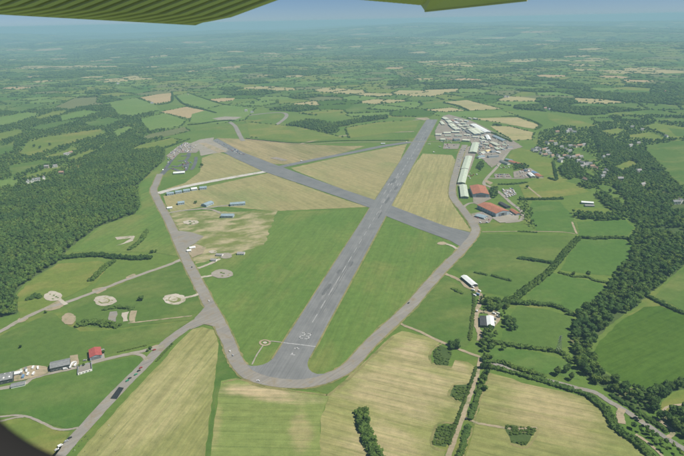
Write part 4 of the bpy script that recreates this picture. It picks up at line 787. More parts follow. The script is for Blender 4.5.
# scrub plots: low bushes on rough ground
for px, lab in (([(455, 385.5), (469, 384.5), (462, 402), (450, 396)], 'square plot of low scrub beside the brown lane, middle one'), ([(438, 426), (454, 424.5), (446, 447), (433, 445)], 'square plot of low scrub beside the brown lane, lowest one'), ([(433, 353), (440, 345), (452, 352), (448, 366), (436, 365)], 'square plot of low scrub beside the brown lane, uppermost one'), ([(505, 425.5), (533, 428), (536, 431), (526, 446), (511, 443)], 'triangular island of scrub in the dry field')):
    area('scrub_ground', 'scrub_floor', px, 1.5, z=.30)
    g = [G(a, b2) for a, b2 in px]; poly = [(p.x, p.y) for p in g]; x0, x1 = min(p[0] for p in poly), max(p[0] for p in poly); y0, y1 = min(p[1] for p in poly), max(p[1] for p in poly)
    V = []; F = []; n0 = 0; cx, cy_ = (x0 + x1) / 2, (y0 + y1) / 2
    for _ in range(int((x1 - x0) * (y1 - y0) / 6)):
        x, y = random.uniform(x0, x1), random.uniform(y0, y1)
        if not in_poly([x], [y], poly)[0] or mnoise.noise(Vector((x / 16, y / 16, 1))) < -.18: continue
        v, f = random.choice(HB); r = random.uniform(.9, 2.2); V.append(np.column_stack([v[:, 0] * r + x - cx, v[:, 1] * r + y - cy_, (v[:, 2] + .6) * r * .6])); F.append(f + n0); n0 += len(v)
    me = np_mesh('scrub', np.concatenate(V), np.concatenate(F), False); me.materials.append(MATS['leaf_light']); link('scrub', me, None, None, (cx, cy_, .3), label=lab, category='scrub', kind='stuff')

# ------------------------------------------------------------------ buildings
def building(name, label, cat, A, B, width, eave, ridge, roof, wall, door=0, windows=0, group=None, panels=0, over=.5, door_at=1, mono=False):
    """A, B: the two ends of the roof ridge on the map; gable end B faces the viewer when door_at is 1"""
    a = G(*A, ridge); b2 = G(*B, ridge); d = b2 - a; L_ = d.length; ang = math.atan2(d.y, d.x); mid = (a + b2) / 2
    t = link(name, None, None, None, (mid.x, mid.y, 0), ang, label=label, category=cat, group=group); w = width / 2; l = L_ / 2
    m = MB()
    if mono: m.prism([(-w, -.4), (w, -.4), (w, ridge), (-w, eave)], -l, l)
    else: m.prism([(-w, -.4), (w, -.4), (w, eave), (0, ridge), (-w, eave)], -l, l)
    link('wall', m.mesh('wall'), wall, t); m = MB(); sl = (ridge - eave) / w; th = .28
    if mono:
        sl = (ridge - eave) / width; m.prism([(-w - over, eave - sl * over + .02), (w + over, ridge + sl * over + .02), (w + over, ridge + sl * over + th), (-w - over, eave - sl * over + th)], -l - over, l + over)
    else:
        for s in (1, -1):
            p = [(s * (w + over), eave - sl * over + .02), (s * (w + over), eave - sl * over + th), (0, ridge + th), (0, ridge + .02)]
            m.prism(p if s == 1 else p[::-1], -l - over, l + over)
    ro = link('roof', m.mesh('roof'), roof, t)
    if panels:
        for s in (1, -1):
            for k in range(panels):
                m = MB(); x = -l + (k + .5) * L_ / panels; y0, y1 = (w * .45, w * .7); z0, z1 = ridge + th - sl * y0 + .03, ridge + th - sl * y1 + .03
                m.prism([(s * y0, z0 + .05), (s * y0, z0), (s * y1, z1), (s * y1, z1 + .05)] if s == -1 else [(s * y0, z0), (s * y0, z0 + .05), (s * y1, z1 + .05), (s * y1, z1)], x - .8, x + .8); link('rooflight', m.mesh('rooflight'), 'wall_white', ro)
    if door:
        dw, dh = min(width * .72, 22), eave * .82; s = door_at; n = max(2, int(dw / 3.2)); dr = MB(); dr.box(*sorted((s * (l + .02), s * (l + .12))), -dw / 2 - .3, dw / 2 + .3, 0, dh + .3)
        o = link('door', dr.mesh('door'), 'door_dark', t)
        for k in range(n):
            if door == 2 and n // 2 - 1 <= k <= n // 2: continue          # opened leaves
            m = MB(); y0 = -dw / 2 + k * dw / n; m.box(*sorted((s * (l + .13), s * (l + .25))), y0 + .04, y0 + dw / n - .04, 0, dh); link('door_panel', m.mesh('door_panel'), 'door_grey', o)
    for k in range(windows):
        x = -l + (k + .7) * L_ / (windows + .4)
        for s in (1, -1):
            m = MB(); m.box(x - .7, x + .7, *sorted((s * (w + .01), s * (w + .08))), eave * .4, eave * .75); o = link('window', m.mesh('window'), 'glass', t)
            m = MB(); m.box(x - .85, x + .85, *sorted((s * (w + .01), s * (w + .16))), eave * .4 - .15, eave * .4); link('sill', m.mesh('sill'), 'wall_white', o)
    return t
bd = building
bd('hangar', 'large hangar with rust red roof, nearer of the two at the airfield edge', 'hangar', (484, 202.2), (503, 210.6), 38, 9, 13, 'roof_red', 'wall_blue', 2, 7)
bd('hangar', 'large hangar with rust red roof behind the nearer red hangar', 'hangar', (477.5, 184.3), (481.3, 192.7), 40, 9, 13, 'roof_red', 'wall_blue', 1, 5)
bd('shed', 'long dark roofed shed behind the nearer red hangar', 'shed', (500.5, 201.5), (508.5, 206), 11, 4, 6, 'roof_dark', 'wall_dark')
bd('shed', 'small rust red shed inside the bend of the lane', 'shed', (511.5, 208.5), (518.5, 213), 11, 4, 6, 'roof_red', 'wall_grey')
bd('workshop', 'grey blue roofed workshop in front of the nearer red hangar', 'workshop', (477, 214), (486, 216.5), 17, 4, 5.5, 'roof_teal', 'wall_grey', 0, 3)
for i, (A, B, w) in enumerate((((476, 142), (473, 151.5), 24), ((469, 155.5), (465, 168), 21), ((465, 168.5), (461.5, 182), 20), ((463, 184), (464.8, 196), 19))):
    bd('industrial_unit', ('pale green roofed unit, %s of the long row beside the taxiway' % ('farthest', 'second farthest', 'second nearest', 'nearest')[i]), 'warehouse', A, B, w, 5, 7, 'roof_green', 'wall_cream', 1, 5)
EST = [((443.8, 116.8), (447.6, 118.8), 18, 'roof_cream', 'farthest unit of the left estate row'), ((448, 119.6), (451, 122.2), 18, 'roof_cream', 'second farthest unit of the left estate row'), ((450.6, 123), (454, 126.2), 19, 'roof_cream', 'second nearest unit of the left estate row'), ((454.2, 126.6), (458.4, 129), 19, 'roof_cream', 'nearest unit of the left estate row'),
       ((451.7, 130.8), (459.2, 130.8), 20, 'roof_cream', 'broad unit facing the runway end, right of three'), ((443.5, 131.8), (450.6, 131.8), 20, 'roof_cream', 'broad unit facing the runway end, middle of three'), ((435.8, 133.4), (441.4, 133.6), 20, 'roof_cream', 'broad unit facing the runway end, left of three'), ((440.5, 138.4), (445, 138.4), 15, 'roof_cream', 'small unit nearest the far end of the runway'),
       ((461.5, 122.2), (466, 122.6), 14, 'roof_cream', 'first unit of the stepped middle row'), ((463, 124.6), (469, 124.8), 14, 'roof_cream', 'second unit of the stepped middle row'), ((467.5, 126.6), (472.8, 127.2), 14, 'roof_cream', 'third unit of the stepped middle row'),
       ((470.5, 128.2), (478, 133.4), 22, 'roof_cream', 'long unit in the middle of the estate, left of a pair'), ((474.8, 127.4), (481.6, 132.4), 18, 'roof_cream', 'long unit in the middle of the estate, right of a pair'), ((473, 123.5), (488, 131.5), 22, 'roof_white', 'longest white roofed unit at the right of the estate'),
       ((455, 118.2), (458.4, 118.6), 14, 'roof_cream', 'small unit at the back of the estate, left one'), ((460, 119.6), (462.6, 119.8), 12, 'roof_cream', 'small unit at the back of the estate, middle one'), ((465, 120), (468, 120.3), 12, 'roof_cream', 'small unit at the back of the estate, right one'),
       ((453.6, 138.4), (459.2, 138.2), 18, 'roof_grey', 'grey unit near the taxiway end'), ((463, 139), (470, 139.4), 18, 'roof_cream', 'unit at the head of the taxiway'), ((487, 134.4), (489.2, 139), 12, 'roof_white', 'tall white and blue building on the estate'), ((481.5, 136), (484.2, 138.4), 11, 'roof_cream', 'small unit left of the white and blue building'),
       ((494, 135), (505, 140), 13, 'roof_teal', 'long grey blue roofed shed at the estate edge'), ((492, 141.6), (499, 144.6), 14, 'roof_cream', 'low unit below the long grey blue shed'), ((485.5, 150.4), (489.7, 149.6), 13, 'roof_yellow', 'yellow roofed shed on the estate'), ((480.4, 152), (484, 151.2), 12, 'roof_cream', 'unit left of the yellow roofed shed'),
       ((490.8, 150.4), (495, 149.6), 11, 'roof_grey', 'grey shed right of the yellow roofed shed'), ((488, 155.5), (498, 154.6), 10, 'roof_grey', 'low grey shed beside the lane'), ((477.5, 156), (484, 155.2), 12, 'roof_teal', 'low unit right of the green roofed row'), ((501, 159.6), (509, 162.6), 9, 'roof_grey', 'long grey shed left of the red shed'), ((506, 158.2), (512.5, 159.6), 9, 'roof_teal', 'thin shed above the red shed'),
       ((510, 160), (524, 164.2), 13, 'roof_red', 'long red roofed shed beside the lane'), ((533, 170.8), (537.4, 172.4), 11, 'roof_blue', 'blue roofed shed in the yard by the paddock'), ((536.5, 173.2), (541.5, 175.8), 12, 'roof_red', 'short red roofed shed in the yard by the paddock'), ((529.5, 172), (533.4, 175.6), 10, 'roof_white', 'pale roofed shed in the yard by the paddock'),
       ((525, 168.4), (529, 169), 9, 'roof_grey', 'grey hut behind the car park'), ((500, 147), (504, 148), 10, 'roof_cream', 'small unit where the lane leaves the estate'), ((507, 146.4), (512, 146), 10, 'roof_grey', 'row of garages at the estate gate'), ((474, 117.5), (477, 118), 12, 'roof_cream', 'detached unit at the back right of the estate')]
for A, B, w, rf, lab in EST:
    col = {'roof_cream': 'cream roofed industrial ', 'roof_white': '', 'roof_grey': '', 'roof_teal': '', 'roof_yellow': '', 'roof_red': '', 'roof_blue': ''}[rf]
    bd('industrial_unit', col + lab, 'warehouse', A, B, w * 1.15, 5.2, 7.4, rf, random.choice(('wall_cream', 'wall_white', 'wall_grey', 'wall_blue')), 1 if w >= 18 else 0, 2 if w >= 14 else 0)
for A, B in (((455, 121.2), (458.5, 122.6)), ((458.5, 124), (462, 126)), ((462, 127), (466, 129)), ((466, 130), (470, 132.4)), ((469, 117.3), (472, 118)), ((445, 134.8), (451, 134.8)), ((455, 134.6), (462, 134.8)), ((464.5, 134), (470, 134.4)), ((473, 136), (479, 136.4)), ((447, 138.6), (451.5, 138.4)), ((490, 144), (491.5, 147)), ((484, 143), (489, 143.6)), ((477.5, 143), (481, 146)), ((496, 147), (499, 149)), ((503, 143.6), (507, 144.6)), ((486, 146.6), (490, 147)), ((452, 119.4), (455, 121)), ((480, 139.5), (486, 140.2)), ((497, 151), (501, 152)), ((441, 121), (443.5, 124))):
    bd('workshop', 'small workshop in the crowded middle of the trading estate', 'workshop', A, B, random.uniform(9, 13), 4, 5.6, random.choice(('roof_cream', 'roof_cream', 'roof_green', 'roof_grey', 'roof_white', 'roof_tile')), random.choice(('wall_cream', 'wall_white', 'wall_grey')), 0, 2, group='small workshops of the trading estate')
for px in ([(449, 117), (453, 117.4), (456, 120), (451, 119)], [(459, 128), (463, 131), (469, 134), (462, 133)], [(487, 141), (492, 140), (493, 143), (487, 143)], [(478, 148), (483, 147), (484, 150), (479, 152)], [(494, 155.5), (503, 154), (499, 161), (493, 162)], [(471, 136), (474, 135), (476, 138), (472, 139)], [(484, 157), (492, 156), (490, 164), (484, 160)]): area('grass_patch', 'pasture', px, 2, z=.42)
# west side sheds and hangars
WS = [('hangar', (166.5, 192.4), (173.5, 191.6), 14, 'roof_teal', 'first blue grey hangar of the row on the pale strip'), ('hangar', (175, 190.8), (181.5, 190), 14, 'roof_teal', 'second blue grey hangar of the row on the pale strip'), ('hangar', (183, 189.4), (189.5, 188.6), 14, 'roof_teal', 'third blue grey hangar of the row on the pale strip'), ('hangar', (190.8, 187.8), (196.5, 187), 14, 'roof_white', 'white roofed hangar of the row on the pale strip'),
      ('hangar', (199.5, 186.6), (206.5, 186), 15, 'roof_teal', 'last blue grey hangar of the row on the pale strip'), ('shed', (167, 207), (172, 206.4), 10, 'roof_white', 'small white shed beside the taxiway bend'), ('hangar', (177.5, 201.6), (184, 200.8), 14, 'roof_teal', 'single blue grey hangar between the two tracks'), ('hangar', (203.5, 203.8), (211, 200.8), 17, 'roof_teal', 'gable ended grey hangar with a dirt heap behind'),
      ('hangar', (230, 202.6), (245, 201.4), 17, 'roof_teal', 'long pale teal roofed hangar by the hay field'), ('hangar', (221.5, 213.8), (233.5, 213.8), 17, 'roof_teal', 'blue grey hangar at the end of the short taxiway'), ('hut', (189.5, 246.8), (195, 246), 6, 'roof_white', 'white portable hut beside the taxiway, upper of two'), ('hut', (187, 249.6), (191, 249.2), 6, 'roof_white', 'white portable hut beside the taxiway, lower of two'),
      ('cottage', (216.5, 253.2), (222.5, 253.6), 8, 'roof_slate', 'white cottage on the small dispersal'), ('cottage', (211, 258.4), (216.5, 258.8), 7, 'roof_slate', 'pale cottage below the small dispersal'), ('cottage', (237.5, 252), (244.5, 252), 10, 'roof_slate', 'dark roofed white bungalow in the rough grass')]
for nm, A, B, w, rf, lab in WS:
    big = nm == 'hangar'; bd(nm, lab, nm, A, B, w, 5 if big else 2.8, 7.5 if big else 4.6, rf, 'wall_white' if nm in ('cottage', 'hut') else 'wall_blue', 0, 3)
# kart club house: a shallow curved white canopy roof
m = MB(); a = G(173.5, 174); b2 = G(185, 173.2); n = 12
t = link('club_house', None, None, None, (a + b2) / 2, math.atan2(b2.y - a.y, b2.x - a.x), label='white arched roof building at the near end of the kart track', category='building'); l = (b2 - a).length / 2
arc = [(-7 * math.cos(math.pi * k / n), 3.2 + 3 * math.sin(math.pi * k / n)) for k in range(n + 1)]
m.prism([(-7.3, 3.1)] + [(y * 1.06, z + .25) for y, z in arc][1:-1] + [(7.3, 3.1)], -l, l); me = m.mesh('roof'); link('roof', me, 'roof_white', t); m = MB(); m.box(-l + .5, l - .5, -6.5, 6.5, -.3, 3.2); link('wall', m.mesh('wall'), 'wall_grey', t)
for k in range(5):
    m = MB(); x = -l + (k + .8) * 2 * l / 5.6; m.box(x - 1, x + 1, -6.6, -6.48, 1, 2.4); link('window', m.mesh('window'), 'glass', t)
# barns on the left and the farm on the right
bd('barn', 'grey roofed barn cut by the left edge of the picture', 'barn', (-16, 379), (12.5, 373.2), 17, 5.5, 8, 'roof_grey', 'wall_dark', 0, 4, panels=5)
bd('barn', 'wide grey roofed barn with a blue edge along its far eave', 'barn', (50, 364), (69.4, 359.8), 16, 6, 8.2, 'roof_grey', 'wall_dark', 0, 5)
bd('barn', 'red roofed barn beside the pale farm track', 'barn', (94.4, 347.2), (95.5, 355), 15, 5.5, 7.5, 'roof_red_barn', 'wall_blue', 1, 2)
bd('shed', 'low white edged shed right of the leftmost barn', 'shed', (11, 385), (25, 382), 8, 2.6, 3.4, 'roof_grey', 'wall_white'); bd('shed', 'pale lean shed behind the white edged shed', 'shed', (13, 373), (22, 371.2), 6, 2.8, 3.4, 'roof_white', 'wall_grey')
bd('shed', 'small blue grey shed right of the red roofed barn', 'shed', (101.6, 350), (104, 349.4), 6, 3, 3.8, 'roof_slate', 'wall_white')
bd('barn', 'long white roofed barn on the brown farm track', 'barn', (463.8, 275), (474.8, 284), 11, 4.5, 6.2, 'roof_white', 'wall_dark', 0, 5)
bd('shed', 'white roofed farm shed beside a dark covered yard', 'shed', (490, 315.4), (491, 325), 10, 4.5, 5.8, 'roof_white', 'wall_grey', 1)
bd('shed', 'dark roofed covered yard beside the white roofed shed', 'shed', (484, 316), (484.6, 325.4), 12, 3.6, 4.2, 'roof_dark', 'wall_dark', 0, 3)
bd('stable', 'white roofed stable block in the small paddock', 'stable', (581.5, 201), (593.5, 201.8), 12, 4, 5.6, 'roof_white', 'wall_grey', 0, 4); bd('shed', 'grey shed below the white stable block', 'shed', (585, 204.6), (594, 204.8), 9, 2.8, 3.8, 'roof_slate', 'wall_grey')
# roofless building by the farm track
c0 = [G(*p) for p in ((78, 375.5), (92.3, 371), (91.5, 363.5), (78.5, 367.5))]
t = link('ruined_building', None, None, None, c0[0], 0, label='roofless building with pale front wall below the farm track', category='ruin')
for k in range(4):
    a, b2 = c0[k] - c0[0], c0[(k + 1) % 4] - c0[0]; d = b2 - a; m = MB(); hgt = 3.2 if k != 2 else 2.2; m.box(0, d.length, -.25, .25, -.3, hgt); o = link('wall', m.mesh('wall'), 'wall_white' if k == 0 else 'wall_grey', t, a, math.atan2(d.y, d.x))
    if k == 0:
        for q in range(4): m = MB(); x = d.length * (q + .6) / 4.4; m.box(x - .7, x + .7, -.3, -.2, .9, 2.3); link('window', m.mesh('window'), 'door_dark', o)
area('ruin_floor', 'asphalt_old', [(78.5, 374.5), (91.8, 370.5), (91, 364), (79, 368)], .1, z=.45)
for px, py in ((79.5, 367), (84, 366), (90, 363.5)): g = G(px, py); place_tree(g.x, g.y, 2.0, 'small bush along the back of the roofless building', 'bushes at the roofless building')
# houses
def house_proto(rf, wl):
    t = link('house', None); m = MB(); m.prism([(-3.6, -.4), (3.6, -.4), (3.6, 5), (0, 7.6), (-3.6, 5)], -6, 6); link('wall', m.mesh('wall'), wl, t); m = MB()
    for s in (1, -1):
        p = [(s * 4.1, 4.66), (s * 4.1, 4.92), (0, 7.88), (0, 7.62)]; m.prism(p if s == 1 else p[::-1], -6.4, 6.4)
    r = link('roof', m.mesh('roof'), rf, t); m = MB(); m.box(4.2, 5.2, -.5, .5, 7, 9); link('chimney', m.mesh('chimney'), 'wall_brick', r); m = MB(); m.box(-.55, .55, -3.75, -3.58, 0, 2.1); link('door', m.mesh('door'), 'door_dark', t)
    for x in (-4, -1.9, 2, 4):
        for z in (1, 3.3): m = MB(); m.box(x - .6, x + .6, -3.7, -3.57, z, z + 1.2); o = link('window', m.mesh('window'), 'glass', t); m = MB(); m.box(x - .7, x + .7, -3.78, -3.57, z - .14, z); link('sill', m.mesh('sill'), 'wall_white', o)
    return t
HP = [house_proto('roof_slate', 'wall_white'), house_proto('roof_tile', 'wall_cream'), house_proto('roof_slate', 'wall_cream'), house_proto('roof_grey', 'wall_white')]
HL = ['white house with slate roof ', 'cream house with brown tiled roof ', 'cream house with slate roof ', 'white house with grey roof ']
used = [0] * 4
for lab, ps in HG:
    for q, (px, py) in enumerate(ps):
        k = random.choice((0, 0, 1, 2, 3)); g = Gt(px, py); sc_ = random.uniform(.92, 1.18); lb = HL[k] + lab
        kw = dict(label=lb, category='house', group='houses ' + lab)
        rz = random.choice((.3, .5, 1.9, .1)) + random.uniform(-.2, .2); s3 = (sc_ * random.uniform(1, 1.4), sc_ * 1.05, sc_ * 1.2)
        if not used[k]:
            used[k] = 1; o = HP[k]; o.location = g; o.rotation_euler = (0, 0, rz); o.scale = s3
            for a, b2 in kw.items(): o[a] = b2
        else: copy_tree(HP[k], g, rz, s3, **kw)
for k in range(4):
    if not used[k]:
        for ch in list(HP[k].children_recursive): bpy.data.objects.remove(ch)
        bpy.data.objects.remove(HP[k])

# ------------------------------------------------------------------ vehicles, aircraft, people, pylon
def car_mesh(paint, kind='car'):
    m = MB()
    if kind == 'car':
        m.prism([(-2.2, .35), (2.2, .35), (2.25, .75), (1.2, .95), (-2.1, 1.0), (-2.25, .8)], -.85, .85, 0); m.prism([(-1.9, .98), (1.1, .94), (.45, 1.45), (-1.5, 1.48)], -.74, .74, 1); m.box(-.7, .7, -1.45, .4, 1.46, 1.5, 0); wh = 1.35
    elif kind == 'van':
        m.prism([(-2.6, .4), (2.6, .4), (2.6, 1.1), (2.0, 1.3), (1.4, 2.2), (-2.6, 2.3)], -.95, .95, 0); m.prism([(1.98, 1.32), (2.02, 1.3), (1.42, 2.16), (1.36, 2.16)], -.85, .85, 1); m.box(-.97, .97, .7, 1.3, 1.35, 1.9, 1); wh = 1.6
    else:
        m.prism([(-2.8, .5), (2.8, .5), (3.0, 1.5), (2.5, 2.5), (-2.5, 2.6), (-3.0, 1.4)], -1.1, 1.1, 0); m.box(-1.13, 1.13, -1.8, -.5, 1.4, 2.0, 1); m.box(-1.13, 1.13, .5, 1.8, 1.4, 2.0, 1); m.tube((0, 3, .5), (0, 4.1, .45), .06, .06, 5, 2); wh = .3
    for s in (-.8, .8):
        for y in ((-wh, wh) if kind != 'caravan' else (0,)): m.tube((s - .1, y, .32), (s + .1, y, .32), .32, .32, 8, 2)
    me = m.mesh(kind); [me.materials.append(MATS[q]) for q in (paint, 'glass', 'tyre')]; return me
CM = {c: car_mesh('paint_' + c) for c in ('white', 'silver', 'black', 'red', 'blue', 'green', 'grey')}; VM = {c: car_mesh('paint_' + c, 'van') for c in ('white', 'red', 'blue')}; CV = car_mesh('paint_white', 'caravan')
def container_mesh(c):
    m = MB(); m.box(-1.2, 1.2, -3, 3, .15, 2.6)
    for k in range(13): m.box(-1.26, 1.26, -2.9 + k * .46, -2.7 + k * .46, .2, 2.55)
    m.box(-1.1, -.05, 3, 3.06, .2, 2.5); m.box(.05, 1.1, 3, 3.06, .2, 2.5); me = m.mesh('container'); me.materials.append(MATS[c]); return me
CN = [container_mesh(c) for c in ('roof_cream', 'roof_blue', 'roof_red', 'wall_white', 'roof_grey', 'roof_green')]
def put(kind, px, py, rz, label, group, c=None, z=.72):
    g = G(px, py)
    if kind == 'car': c = c or random.choice(('white', 'silver', 'silver', 'black', 'red', 'blue', 'grey', 'white')); me = CM[c]
    elif kind == 'van': c = c or random.choice(('white', 'white', 'white', 'blue', 'red')); me = VM[c]
    elif kind == 'container': me = random.choice(CN)
    else: me = CV
    return link({'car': 'parked_car', 'van': 'parked_van', 'caravan': 'caravan', 'container': 'storage_container'}[kind], me, None, None, (g.x, g.y, z), rz, label=label, category=kind, group=group)
def lot(poly, n, rz, lab, group, mix=('car',) * 4 + ('van',), jit=.25):
    xs = [p[0] for p in poly]; ys = [p[1] for p in poly]; k = 0; tries = 0; put_at = []
    while k < n and tries < 4000:
        tries += 1; x, y = random.uniform(min(xs), max(xs)), random.uniform(min(ys), max(ys)); g = G(x, y)
        if not in_poly([x], [y], poly)[0] or any((g - q).length < 5.4 for q in put_at): continue
        put_at.append(g); kind = random.choice(mix); put(kind, x, y, rz + random.uniform(-jit, jit) + random.choice((0, math.pi)), {'car': 'small parked car ', 'van': 'parked van ', 'caravan': 'white caravan ', 'container': 'steel storage container '}[kind] + lab, {'car': 'cars ', 'van': 'vans ', 'caravan': 'caravans ', 'container': 'containers '}[kind] + group); k += 1
def row(a, b2, n, rz, lab, group, mix=('car',) * 5 + ('van',)):
    for k in range(n):
        if random.random() < .12: continue
        t = (k + .5) / n; kind = random.choice(mix); put(kind, a[0] + (b2[0] - a[0]) * t, a[1] + (b2[1] - a[1]) * t, rz + random.uniform(-.08, .08), {'car': 'parked car ', 'van': 'parked van ', 'caravan': 'white caravan ', 'container': 'steel storage container '}[kind] + lab, {'car': 'cars ', 'van': 'vans ', 'caravan': 'caravans ', 'container': 'containers '}[kind] + group)
row((495, 175), (508.5, 174.9), 15, .1, 'in the rows of the car park by the lane', 'in the car park by the lane'); row((495, 177), (510, 176.9), 16, .1, 'in the rows of the car park by the lane', 'in the car park by the lane')
lot([(513, 172), (530, 169), (538, 175), (515, 178)], 18, .3, 'in the yard by the paddock', 'in the yard by the paddock', ('car', 'van', 'caravan')); lot([(502, 190), (513, 189), (517, 195), (506, 198)], 20, .5, 'in the storage plot behind the red hangars', 'in the storage plot behind the hangars', ('caravan', 'caravan', 'caravan', 'van'))
lot([(226, 148.5), (234, 149), (246, 154.5), (240, 155.5)], 40, .2, 'on the disused end of the cross runway', 'on the disused runway end', ('car',) * 5 + ('van',)); lot([(212, 140), (216, 140), (230, 147.5), (225, 148)], 12, .2, 'on the disused end of the cross runway', 'on the disused runway end', ('car',))
lot([(167, 156), (176, 148), (186, 142), (196, 146), (190, 152), (178, 153)], 62, .6, 'in the kart circuit paddock', 'in the kart paddock', ('car', 'van', 'van', 'caravan')); lot([(444, 144), (459, 144.2), (457, 148.5), (444, 148.5)], 16, .3, 'on the grass beside the far taxiway', 'beside the far taxiway', ('car', 'van'))
lot([(458, 150), (466, 148), (462, 176), (457, 184)], 18, 1.4, 'in front of the green roofed row', 'before the green roofed row', ('car', 'car', 'van')); lot([(446, 120), (462, 121), (490, 134), (512, 143), (505, 151), (484, 146), (464, 137)], 130, .4, 'in the yards of the trading estate', 'in the trading estate yards', ('car', 'car', 'van', 'container', 'container', 'caravan'))
lot([(478, 146), (500, 148), (495, 158), (482, 160), (478, 154)], 30, .4, 'on the plot around the yellow roofed shed', 'around the yellow roofed shed', ('car', 'container', 'van', 'caravan')); lot([(438, 136), (462, 136), (468, 143), (440, 143)], 26, .2, 'on the plot at the end of the runway', 'at the end of the runway', ('car', 'container', 'van'))
lot([(160, 172), (168, 158), (176, 150), (173, 162), (165, 172)], 14, .8, 'along the left edge of the kart track', 'along the kart track', ('car', 'van')); lot([(172, 170), (190, 158), (194, 164), (186, 172)], 12, .5, 'inside the kart track', 'inside the kart track', ('car', 'van', 'container'))
lot([(472, 215), (486, 211), (492, 218), (488, 223), (476, 223)], 10, .5, 'in the yard before the nearer red hangar', 'before the nearer hangar', ('car', 'van')); lot([(498, 216), (510, 212), (518, 217), (512, 221)], 6, .5, 'on the concrete outside the nearer hangar door', 'outside the nearer hangar', ('car', 'van')); lot([(467, 172), (480, 172), (481, 178), (468, 180)], 8, .3, 'on the grass behind the green roofed row', 'behind the green roofed row', ('car', 'van', 'caravan'))
lot([(497, 166), (505, 165.5), (514, 168), (502, 169)], 10, .3, 'beside the long red roofed shed', 'beside the long red shed', ('car', 'caravan', 'van'))
lot([(16, 373), (30, 367), (44, 368), (40, 374), (26, 380)], 9, .4, 'in the farm yard between the grey barns', 'between the grey barns', ('container', 'caravan', 'caravan'))
lot([(50, 367), (78, 361), (80, 366), (54, 372)], 5, .3, 'on the track outside the wide grey barn', 'outside the wide grey barn', ('caravan',)); lot([(470, 286), (480, 292), (478, 300), (474, 296)], 5, .7, 'on the farm track by the white barn', 'by the white barn', ('caravan', 'container')); lot([(494, 313), (500, 314), (497, 324), (494, 325)], 5, .7, 'right of the white roofed farm shed', 'right of the farm shed', ('caravan', 'container'))
for kind, px, py, rz, c, lab in (('van', 65.5, 369.8, .25, 'white', 'white van outside the wide grey barn'), ('car', 97.5, 358.6, .25, 'black', 'black car in front of the red roofed barn'), ('car', 90, 359.3, .25, 'red', 'red car left of the red roofed barn'), ('car', 85, 361, .3, 'silver', 'silver car on the pale track above the ruin'), ('van', 75, 363.4, .2, 'white', 'white van right of the wide grey barn'),
                             ('car', 136, 375.2, .85, 'green', 'green car parked on the taxiway edge, upper of the green pair'), ('car', 127.5, 381.5, .85, 'green', 'green car parked on the taxiway edge, lower of the green pair'), ('car', 141, 368.5, .85, 'red', 'red car parked on the taxiway edge'), ('car', 139, 371.5, .85, 'black', 'black car parked next to the red one'), ('car', 130, 379, .85, 'black', 'black car between the two green cars'),
                             ('car', 154.5, 350.6, .7, 'red', 'red car by the grass island'), ('car', 70, 438.8, .85, 'black', 'black car in the line by the lower taxiway'), ('car', 66.5, 442, .85, 'silver', 'silver car in the line by the lower taxiway'), ('van', 60.5, 446.8, .85, 'white', 'white van in the line by the lower taxiway'), ('car', 57, 450.5, .85, 'white', 'white car in the line by the lower taxiway'),
                             ('van', 477, 311.8, 1.4, 'white', 'white van on the farm track by the sheds'), ('car', 209, 301.5, 1.9, 'white', 'white car driving on the western taxiway'), ('car', 192, 267.6, 1.9, 'black', 'dark car on the taxiway by the dirt track'), ('car', 408.6, 303.6, .9, 'black', 'dark car on the eastern taxiway'), ('van', 487.5, 325.5, .2, 'white', 'white van in front of the dark covered yard'),
                             ('car', 467, 419.5, .3, 'black', 'dark car at the bend of the brown lane'), ('car', 230, 352, 1.9, 'white', 'white car on the taxiway near the runway end'), ('car', 233, 356, 1.9, 'silver', 'silver car behind the white car on the taxiway'), ('car', 258, 381.5, 2.9, 'white', 'white car where the taxiway meets the runway end')):
    put(kind, px, py, rz - math.pi / 2, lab, None, c)
# light aircraft
def aircraft(px, py, rz, label, sc_=1.0):
    g = G(px, py); t = link('light_aircraft', None, None, None, (g.x, g.y, .7), rz, label=label, category='aircraft'); t.scale = (sc_,) * 3
    V = []; F = []; prof = ((-3.9, .12, 1.35), (-2.5, .3, 1.3), (-.5, .6, 1.35), (.8, .62, 1.35), (2.0, .5, 1.2), (3.0, .38, 1.15), (3.35, .12, 1.15))
    for y, r, z in prof: V += [(r * .9 * math.cos(k * math.pi / 4), y, z + r * math.sin(k * math.pi / 4)) for k in range(8)]
    for i in range(len(prof) - 1):
        for k in range(8): F.append((i * 8 + k, i * 8 + (k + 1) % 8, i * 8 + 8 + (k + 1) % 8, i * 8 + 8 + k))
    F += [tuple(range(8)), tuple(len(V) - 8 + k for k in range(8))[::-1]]; link('fuselage', mesh('fuselage', V, F, True), 'paint_white', t)
    m = MB(); m.prism([(.2, 1.98), (1.7, 2.0), (1.7, 2.14), (.2, 2.04)], -5.3, 5.3); link('wing', m.mesh('wing'), 'paint_white', t); m = MB(); m.box(-1.7, 1.7, -3.9, -3.0, 1.36, 1.46); link('tailplane', m.mesh('tailplane'), 'paint_white', t)
    m = MB(); m.box(-.06, .06, -4.1, -3.1, 1.4, 2.7); link('fin', m.mesh('fin'), 'paint_red', t)
    for x, y in ((-1.1, .3), (1.1, .3), (0, 2.7)): m = MB(); m.tube((x, y, .9), (x, y, .3), .06, .06, 5); m.tube((x - .09, y, .28), (x + .09, y, .28), .28, .28, 8); link('wheel', m.mesh('wheel'), 'tyre', t)
for px, py, rz, lab in ((429.5, 144.6, .4, 'white light aircraft parked right of the far runway end'), (434, 152.6, 1.4, 'white light aircraft at the top of the striped hay field'), (406.8, 142.6, 1.2, 'white light aircraft left of the far runway'), (440, 147, 2.2, 'white light aircraft on the grass near the far taxiway'), (447, 148.4, .8, 'white light aircraft nearest the far parked cars'), (301.5, 161.2, 1.8, 'white light aircraft on the disused runway by the crossing')): aircraft(px, py, rz, lab, 1.2)
